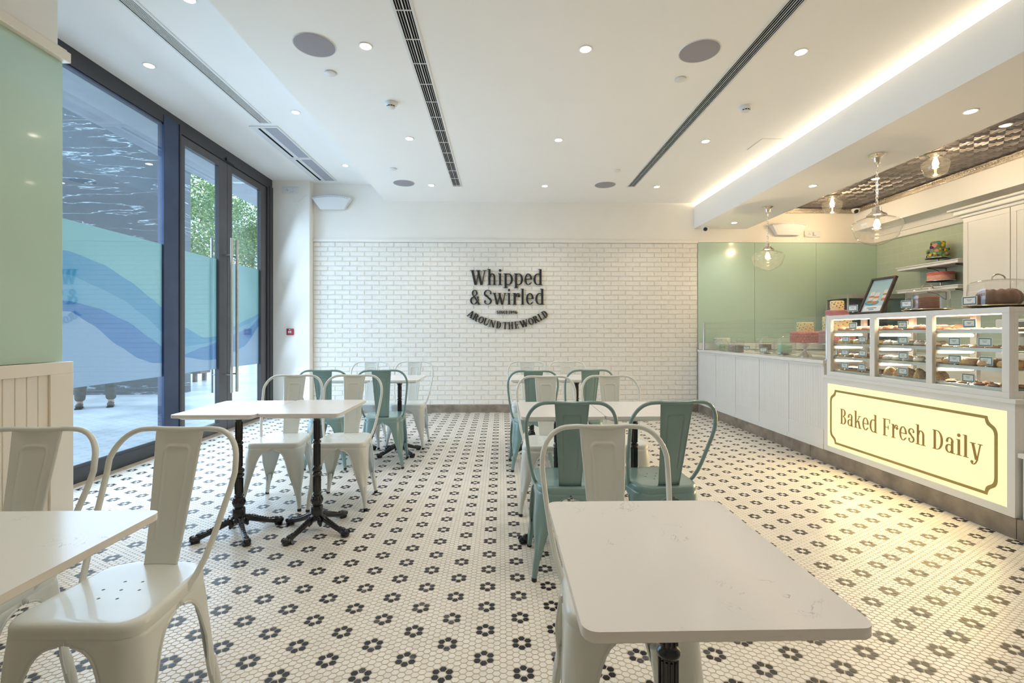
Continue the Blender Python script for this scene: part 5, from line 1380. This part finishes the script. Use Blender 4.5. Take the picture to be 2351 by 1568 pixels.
# ------------------------------------------------------------------ shelves, cabinets and the back counter
for z, t in ((2.045, 'upper'), (1.745, 'lower')):
    e = empty('wall_shelf', (5.47, 5.9, z), 0, '%s white wall shelf on iron brackets, holding a %s cake' % (t, 'flowered two-tier' if t == 'upper' else 'pink'), 'shelf', 'wall shelves on the sage tiles')
    b = MB(); b.box(-0.14, XR - 0.008 - 5.47, -0.42, 0.44, -0.045, 0.0); b.box(-0.15, XR - 0.008 - 5.47, -0.43, 0.45, -0.012, 0.0); b.build('board', joinery, e, bevel=0.003)
    for y in (-0.33, 0.05):
        b = MB(); b.tube([(-0.08, y, -0.049), (0.10, y, -0.049), (XR - 0.012 - 5.47, y, -0.05)], 0.004, 6); b.tube([(XR - 0.014 - 5.47, y, -0.05), (XR - 0.014 - 5.47, y, -0.15)], 0.004, 6)
        b.tube([(-0.08, y, -0.052), (0.0, y, -0.062), (0.07, y, -0.088), (0.12, y, -0.125), (XR - 0.014 - 5.47, y, -0.15)], 0.0035, 6); b.build('bracket', black, e)
e = empty('flowered_cake', (5.50, 5.92, 2.045), 0, 'two-tier cake covered in bright multicoloured flowers, on the upper wall shelf', 'cake')
b = MB(); stand(b, 0.125, 0.075, 0.05); b.build('cake_stand', steel, e)
base_g = M('leaf_green_icing', (0.16, 0.24, 0.08), noise=0.3, nscale=50)
o = tier('tier', 0.105, 0.074, 0.185, base_g, e); flowers(o, 0.105, 0.08, 0.185, 60, 0.019, [fl_pink, fl_blue, fl_yel, fl_grn, fl_pur], 5)
o = tier('tier', 0.070, 0.185, 0.280, base_g, e); flowers(o, 0.070, 0.185, 0.280, 36, 0.018, [fl_pink, fl_blue, fl_yel, fl_grn, fl_pur], 6)
e = empty('pink_cake', (5.50, 5.88, 1.745), 0, 'round pink cake fading to peach, on the lower wall shelf', 'cake')
b = MB(); stand(b, 0.145, 0.082, 0.05); b.build('cake_stand', steel, e)
o = tier('tier', 0.128, 0.080, 0.150, ic_pl, e, ruffle=0.012); tier('tier', 0.130, 0.148, 0.185, ic_p, e, ruffle=0.012)
XCB = 5.33
e = empty('wall_cabinet', (5.49, 4.0, 1.58), 0, 'tall cream wall cabinet with panelled doors and cornice at the right edge', 'cabinet')
def rc():
    b = MB(); b.T = Matrix.Translation((-5.49, -4.0, -1.58)); return b
b = rc(); b.box(XCB + 0.022, XR - 0.008, 2.6, 5.42, 1.58, 2.50); b.build('body', joinery, e, bevel=0.001)
b = rc(); b.box(XCB - 0.01, XR - 0.055, 2.6, 5.45, 2.50, 2.535); b.box(XCB - 0.05, XR - 0.055, 2.6, 5.49, 2.535, 2.585); b.box(XCB - 0.09, XR - 0.075, 2.6, 5.53, 2.585, 2.61); b.build('cornice', joinery, e, bevel=0.008)
for y0, y1 in ((4.905, 5.418), (4.385, 4.90), (3.865, 4.38), (3.345, 3.86), (2.82, 3.34)):
    b = rc(); fr = 0.055
    b.box(XCB + 0.008, XCB + 0.022, y0 + 0.002, y1 - 0.002, 1.582, 2.495)
    for a in ((y0 + 0.002, y1 - 0.002, 2.44, 2.495), (y0 + 0.002, y1 - 0.002, 1.582, 1.64), (y0 + 0.002, y0 + fr, 1.64, 2.44), (y1 - fr, y1 - 0.002, 1.64, 2.44)): b.box(XCB, XCB + 0.009, *a)
    b.build('cabinet_door', joinery, e, bevel=0.002)
e = empty('back_counter', (5.3, 5.0, 0), 0, 'white back counter along the sage tiled wall behind the display case', 'counter')
b = MB(); b.T = Matrix.Translation((-5.3, -5.0, 0)); b.box(5.0, XR - 0.01, 2.6, YB - 0.02, 0, 0.88); b.box(3.62, 5.0, YB - 0.50, YB - 0.02, 0, 0.88); b.build('body', joinery, e)
b = MB(); b.T = Matrix.Translation((-5.3, -5.0, 0)); b.box(4.98, XR - 0.01, 2.6, YB - 0.02, 0.88, 0.915); b.box(3.62, 4.98, YB - 0.52, YB - 0.02, 0.88, 0.915); b.build('worktop', quartzm, e, bevel=0.002)
b = MB(); b.box(XF + 0.01, XR - 0.01, YB - 0.035, YB - 0.010, 0.93, 1.028); struct(b.build('trim_8', joinery))
e = empty('chilled_cabinet', (5.15, 6.62, 0.915), 0, 'grey glass-topped chilled cabinet on the back counter in the corner', 'chilled cabinet')
b = MB(); b.box(-0.45, 0.45, -0.22, 0.22, 0, 0.10); b.box(-0.45, 0.45, -0.22, 0.22, 0.73, 0.79)
for x in (-0.45, 0.43): 
    for y in (-0.22, 0.20): b.box(x, x + 0.02, y, y + 0.02, 0.10, 0.73)
b.build('cabinet_frame', steel, e, bevel=0.002)
b = MB(); b.box(-0.43, 0.43, 0.195, 0.2, 0.1, 0.73); b.build('back_sheet', greymesh, e, smooth=False)
b = MB(); b.box(-0.43, 0.43, -0.218, -0.213, 0.10, 0.73); b.build('pane', glass, e, smooth=False)
for k in (0.3, 0.5): 
    b = MB(); b.box(-0.43, 0.43, -0.2, 0.18, k, k + 0.006); b.build('wire_shelf', steel, e, smooth=False)
e = empty('coffee_machine', (5.33, 4.55, 0.915), 0, 'white counter-top machine on the back counter, seen through the display case', 'machine')
b = MB(); b.box(-0.22, 0.24, -0.30, 0.30, 0.0, 0.06); b.box(0.0, 0.24, -0.30, 0.30, 0.06, 0.34); b.box(-0.22, 0.24, -0.30, 0.30, 0.27, 0.40); b.build('machine_body', plastic, e, bevel=0.01)
b = MB()
for y in (-0.15, 0.15): b.lathe([(0, 0.22), (0.03, 0.22), (0.032, 0.27), (0, 0.27)], (-0.12, y, 0), 14); b.tube([(-0.12, y, 0.235), (-0.27, y, 0.225)], 0.011, 8)
b.build('brew_heads', steel, e)
b = MB(); b.box(-0.2205, -0.2195, -0.2, 0.2, 0.30, 0.37); b.build('control_strip', greyink, e, smooth=False)
e = empty('glass_cloche', (3.55, 4.62, 1.30), 0, 'small glass cloche with pink and dark sweets, just behind the framed picture', 'cloche')
e.location = (3.30, 4.30, 1.334)
e.location = (3.16, 4.02, CZ1)
b = MB(); b.lathe([(0, 0), (0.034, 0), (0.010, 0.012), (0.008, 0.045), (0.02, 0.052), (0.048, 0.055), (0.05, 0.060), (0, 0.060)], seg=28); b.build('glass_foot', domeglass, e)
b = MB(); b.shell([(0.040, 0.061), (0.041, 0.10), (0.036, 0.125), (0.02, 0.138), (0.007, 0.142), (0.006, 0.147), (0.012, 0.154), (0.010, 0.163), (0.0, 0.167)], seg=28); b.build('glass_bell', domeglass, e, weld=True, ang=180)
b = MB(); b.lathe([(0, 0.061), (0.026, 0.061), (0.028, 0.082), (0, 0.083)], seg=20); b.build('dark_layer', f_choc, e)
b = MB(); b.lathe([(0, 0.083), (0.030, 0.083), (0.030, 0.096), (0.018, 0.108), (0, 0.112)], seg=20); b.build('pink_layer', ic_p, e)
# framed picture of a layered dessert, leaning back
e = empty('framed_picture', (2.94, 3.763, CZ1), 0, 'dark framed picture of layered dessert glasses on a teal plate, leaning on the display case', 'picture')
e.rotation_euler = (0, math.radians(22), -PI / 2); 
E0 = Matrix.Identity(4)
e.rotation_mode = 'XYZ'
e.rotation_euler = (math.radians(-23), 0, -PI / 2)
W2, HH = 0.1225, 0.315
frm = mat('dark_wood_frame', (0.07, 0.045, 0.03), 0.4, noise=0.3, nscale=20)
b = MB()
for a in ((-W2, W2, 0, 0.016), (-W2, W2, HH - 0.016, HH), (-W2, -W2 + 0.016, 0.016, HH - 0.016), (W2 - 0.016, W2, 0.016, HH - 0.016)): b.box(a[0], a[1], -0.010, 0.012, a[2], a[3])
b.build('frame', frm, e, bevel=0.001)
b = MB(); b.box(-W2 + 0.014, W2 - 0.014, 0.002, 0.008, 0.014, HH - 0.014); pic = b.build('print', mat('pale_aqua_print', (0.42, 0.56, 0.54), 0.5, noise=0.06, nscale=5), e, smooth=False)
def flat(name, poly, m_, d): 
    b = MB(); n = len(poly); b.add([(x, d, z) for x, z in poly] + [(x, 0.002, z) for x, z in poly], [tuple(range(n)), tuple(range(2 * n - 1, n - 1, -1))] + [(i, (i + 1) % n, n + (i + 1) % n, n + i) for i in range(n)]); return b.build(name, m_, pic, smooth=False)
ell = lambda cx_, cz, rx, rz, n=28: [(cx_ + rx * math.cos(2 * PI * k / n), cz + rz * math.sin(2 * PI * k / n)) for k in range(n)]
flat('table_area', [(-0.108, 0.016), (0.108, 0.016), (0.108, 0.118), (-0.108, 0.112)], mat('print_pale_blue', (0.52, 0.60, 0.62), 0.5, noise=0.03), 0.0017)
flat('plate_shape', ell(-0.028, 0.098, 0.072, 0.024), mat('print_teal', (0.07, 0.33, 0.38), 0.5, noise=0.03), 0.0014)
flat('plate_shape', ell(-0.028, 0.102, 0.060, 0.017), mat('print_light_teal', (0.16, 0.45, 0.48), 0.5, noise=0.03), 0.0011)
pw = mat('print_cream', (0.74, 0.66, 0.60), 0.5, noise=0.1, nscale=90); po = mat('print_orange', (0.55, 0.22, 0.06), 0.5, noise=0.25, nscale=90)
for cx_, z0, s in ((-0.055, 0.096, 1.0), (-0.002, 0.088, 1.0), (0.078, 0.112, 0.95)):
    for k, (za, zb, m_) in enumerate(((0.0, 0.022, po), (0.022, 0.048, pw), (0.048, 0.064, po), (0.064, 0.098, pw))):
        w0 = 0.024 * s; flat('dessert_layer', rrect(cx_ - w0, min(cx_ + w0, 0.107), z0 + za * s, z0 + zb * s, 0.006 * s, 3), m_, 0.0008 - 0.0001 * k)
flat('caption_box', rrect(-0.094, 0.090, 0.022, 0.070, 0.012, 5), paper, 0.0014)
b = MB()
for zz, ww in ((0.052, 0.10), (0.038, 0.055)):
    n = int(ww / 0.0065)
    for k in range(n): b.box(-0.004 - ww / 2 + k * 0.0065, -0.004 - ww / 2 + k * 0.0065 + 0.0045, 0.0004, 0.0014, zz - 0.003, zz + 0.003)
b.build('caption_print', greyink, pic, smooth=False)

# ------------------------------------------------------------------ outside
ground_m = mat('pale_paving', (0.60, 0.62, 0.65), 0.30, noise=0.25, nscale=1.6)
b = MB(); b.box(-40, XW - 0.10, -12, 60, -0.14, -0.02); struct(b.build('ground', ground_m, smooth=False))
b = MB(); b.box(-4.55, XW - 0.1, -6, 12, 3.52, 3.62); struct(b.build('canopy_outside', mat('soffit_grey', (0.34, 0.34, 0.36), 0.6, noise=0.1, nscale=4)))
def marble():
    m = bpy.data.materials.new('dark_veined_marble'); nt, bs = nodes_of(m)
    tc = nt.nodes.new('ShaderNodeTexCoord'); mp = nt.nodes.new('ShaderNodeMapping'); mp.inputs['Rotation'].default_value = (0, 0.25, 0); mp.inputs['Scale'].default_value = (0.28, 0.28, 3.4)
    n1 = nt.nodes.new('ShaderNodeTexNoise'); n1.inputs['Scale'].default_value = 1.9; n1.inputs['Detail'].default_value = 5; n1.inputs['Distortion'].default_value = 0.2
    s = nt.nodes.new('ShaderNodeMath'); s.operation = 'SUBTRACT'; s.inputs[1].default_value = 0.5; a = nt.nodes.new('ShaderNodeMath'); a.operation = 'ABSOLUTE'
    r = nt.nodes.new('ShaderNodeValToRGB'); r.color_ramp.elements[0].position = 0.0; r.color_ramp.elements[0].color = (0.42, 0.48, 0.50, 1); r.color_ramp.elements[1].position = 0.008; r.color_ramp.elements[1].color = (0.012, 0.025, 0.038, 1)
    L = nt.links; L.new(tc.outputs['Object'], mp.inputs[0]); L.new(mp.outputs[0], n1.inputs[0]); L.new(n1.outputs['Fac'], s.inputs[0]); L.new(s.outputs[0], a.inputs[0]); L.new(a.outputs[0], r.inputs[0]); L.new(r.outputs[0], bs.inputs['Base Color'])
    bs.inputs['Roughness'].default_value = 0.25
    return m
b = MB(); b.box(-12.0, -6.31, 9.40, 9.90, -0.02, 6.5); struct(b.build('wall_outside', marble(), bevel=0.005))
def tree(x, y, rz, rxy, zc, label, seed, n=9000):
    e = empty('leafy_tree', (x, y, -0.02), 0, label, 'tree', 'trees outside the door')
    rn = random.Random(seed)
    b = MB(); b.tube([(0, 0, 0), (0.05, 0.02, 1.2), (-0.04, 0.05, 2.4), (0.1, 0, zc)], [0.13, 0.11, 0.09, 0.05], 10)
    for k in range(9):
        a = k * 0.7; b.tube([(0.02, 0.03, 1.7 + 0.15 * k), (0.5 * math.cos(a), 0.5 * math.sin(a), 2.3 + 0.16 * k), (rxy * 0.7 * math.cos(a), rxy * 0.7 * math.sin(a), zc - 0.4 + 0.12 * k)], [0.05, 0.035, 0.012], 7)
    b.build('trunk', mat('bark', (0.12, 0.09, 0.07), 0.9, noise=0.3, nscale=15), e)
    b = MB(); cl = [(rn.gauss(0, 0.45) * rxy, rn.gauss(0, 0.45) * rxy, zc + rn.gauss(0, 0.42) * rz) for _ in range(130)]
    vs = []; fs = []; ms = []
    for i in range(n):
        c = cl[rn.randrange(len(cl))]; p = Vector((c[0] + rn.gauss(0, 0.24), c[1] + rn.gauss(0, 0.24), c[2] + rn.gauss(0, 0.22)))
        s = rn.uniform(0.07, 0.115); d = Vector((rn.gauss(0, 1), rn.gauss(0, 1), rn.gauss(0, 0.7) - 0.3)).normalized(); u = d.cross(Vector((rn.gauss(0, 1), rn.gauss(0, 1), rn.gauss(0, 1)))).normalized()
        k = len(vs); vs += [tuple(p), tuple(p + d * s * 0.5 + u * s * 0.28), tuple(p + d * s), tuple(p + d * s * 0.5 - u * s * 0.28)]; fs.append((k, k + 1, k + 2, k + 3)); ms.append(rn.choice((0, 0, 1, 2)))
    b.v = vs; b.f = fs; b.m = ms
    b.build('foliage', LEAF, e, smooth=False)
def leafmat(n, c):
    m = bpy.data.materials.new(n); m.use_nodes = True; nt = m.node_tree; nt.nodes.clear()
    o = nt.nodes.new('ShaderNodeOutputMaterial'); d = nt.nodes.new('ShaderNodeBsdfDiffuse'); t = nt.nodes.new('ShaderNodeBsdfTranslucent'); x = nt.nodes.new('ShaderNodeMixShader')
    x.inputs[0].default_value = 0.45; d.inputs[0].default_value = (*c, 1); t.inputs[0].default_value = (c[0] * 1.2, c[1] * 1.2, c[2] * 0.8, 1)
    nt.links.new(d.outputs[0], x.inputs[1]); nt.links.new(t.outputs[0], x.inputs[2]); nt.links.new(x.outputs[0], o.inputs[0]); return m
LEAF = [leafmat('leaf_mid', (0.16, 0.26, 0.10)), leafmat('leaf_light', (0.34, 0.42, 0.18)), leafmat('leaf_dark', (0.07, 0.15, 0.07))]
tree(-10.3, 14.6, 2.3, 2.1, 3.8, 'green leafy tree seen through the left door leaf', 21, 27000)
tree(-11.0, 21.4, 3.0, 2.6, 5.2, 'green leafy tree seen through the right door leaf', 22, 30000)
e = empty('planter_bench', (-8.0, 12.0, -0.02), 0.05, 'brown wooden bench outside, seen low through the left door leaf', 'bench')
wood = mat('weathered_wood', (0.14, 0.08, 0.055), 0.6, noise=0.3, nscale=12)
b = MB(); b.box(-0.7, 0.7, -0.25, 0.25, 0.20, 0.46); b.box(-0.74, 0.74, -0.29, 0.29, 0.46, 0.50); b.build('seat', wood, e, bevel=0.005)
for x in (-0.6, -0.05, 0.55):
    for y in (-0.2, 0.2): b = MB(); b.box(x - 0.04, x + 0.04, y - 0.04, y + 0.04, 0, 0.20); b.build('leg', wood, e, bevel=0.004)
b = MB(); b.box(-5.9, -3.6, 15.5, 16.2, -0.02, 0.40); struct(b.build('kerb_outside', mat('pale_kerb', (0.60, 0.60, 0.58), 0.7, noise=0.1, nscale=3)))
# standing person outside
def skinobj(name, joints, edges, m_, parent, levels=2):
    me = bpy.data.meshes.new(name); me.from_pydata([j[0] for j in joints], edges, []); me.materials.append(m_)
    o = bpy.data.objects.new(name, me); col.objects.link(o); o.parent = parent
    md = o.modifiers.new('skin', 'SKIN')
    for v, j in zip(me.skin_vertices[0].data, joints): v.radius = (j[1], j[2] if len(j) > 2 else j[1])
    me.skin_vertices[0].data[0].use_root = True
    md.use_smooth_shade = True
    s = o.modifiers.new('sub', 'SUBSURF'); s.levels = levels; s.render_levels = levels
    return o
cloth_d = mat('dark_trousers', (0.045, 0.055, 0.05), 0.8, noise=0.2, nscale=20); skin_m = mat('skin', (0.30, 0.17, 0.11), 0.5, noise=0.05); shirt = mat('grey_shirt', (0.16, 0.17, 0.18), 0.8, noise=0.1, nscale=20); hairm = mat('black_hair', (0.015, 0.012, 0.01), 0.6, noise=0.2)
pe = empty('person', (-6.52, 7.86, -0.02), 0, 'person standing outside behind the window film, only dark trouser legs and shoes visible', 'person')
pe.rotation_euler = (0, 0, math.radians(35))
J = [((0, 0, 0.94), 0.15, 0.11), ((0, 0, 1.10), 0.135, 0.10), ((0, 0.01, 1.28), 0.165, 0.11), ((0, 0.0, 1.42), 0.12, 0.085), ((0, -0.01, 1.50), 0.055, 0.055), ((0, -0.02, 1.60), 0.075, 0.09), ((0, -0.02, 1.68), 0.07, 0.085),
     ((-0.19, 0, 1.40), 0.055), ((-0.25, 0.0, 1.12), 0.042), ((-0.22, -0.10, 0.88), 0.032), ((0.19, 0, 1.40), 0.055), ((0.25, 0, 1.12), 0.042), ((0.22, -0.10, 0.88), 0.032),
     ((-0.11, 0, 0.86), 0.095), ((-0.17, -0.02, 0.50), 0.066), ((-0.19, 0.02, 0.09), 0.042), ((-0.19, -0.10, 0.045), 0.036), ((0.11, 0, 0.86), 0.095), ((0.17, -0.02, 0.50), 0.066), ((0.19, 0.02, 0.09), 0.042), ((0.19, -0.10, 0.045), 0.036)]
ED = [(0, 1), (1, 2), (2, 3), (3, 4), (4, 5), (5, 6), (3, 7), (7, 8), (8, 9), (3, 10), (10, 11), (11, 12), (0, 13), (13, 14), (14, 15), (15, 16), (0, 17), (17, 18), (18, 19), (19, 20)]
skinobj('body', J, ED, skin_m, pe)
skinobj('trousers', [((0, 0, 0.97), 0.165, 0.125), ((-0.11, 0, 0.84), 0.112), ((-0.17, -0.02, 0.50), 0.092), ((-0.19, 0.02, 0.16), 0.075), ((-0.19, 0.02, 0.10), 0.068), ((0.11, 0, 0.84), 0.112), ((0.17, -0.02, 0.50), 0.092), ((0.19, 0.02, 0.16), 0.075), ((0.19, 0.02, 0.10), 0.068)], [(0, 1), (1, 2), (2, 3), (3, 4), (0, 5), (5, 6), (6, 7), (7, 8)], cloth_d, pe)
skinobj('shirt', [((0, 0, 0.98), 0.175, 0.135), ((0, 0, 1.15), 0.155, 0.12), ((0, 0.01, 1.30), 0.18, 0.13), ((0, 0, 1.42), 0.135, 0.10), ((-0.19, 0, 1.40), 0.075), ((-0.24, 0, 1.20), 0.065), ((0.19, 0, 1.40), 0.075), ((0.24, 0, 1.20), 0.065)], [(0, 1), (1, 2), (2, 3), (3, 4), (4, 5), (3, 6), (6, 7)], shirt, pe)
b = MB(); b.ball((0, 0.0, 1.69), (0.085, 0.10, 0.085), 16, 10); b.build('hair', hairm, pe)
for sx_ in (-1, 1):
    b = MB(); b.ball((0.19 * sx_, -0.09, 0.045), (0.046, 0.125, 0.045), 14, 8); b.box(0.19 * sx_ - 0.045, 0.19 * sx_ + 0.045, -0.205, 0.05, 0.0, 0.02); b.ball((0.19 * sx_, 0.015, 0.05), (0.042, 0.05, 0.05), 12, 8); b.build('shoe', black, pe, bevel=0.006)
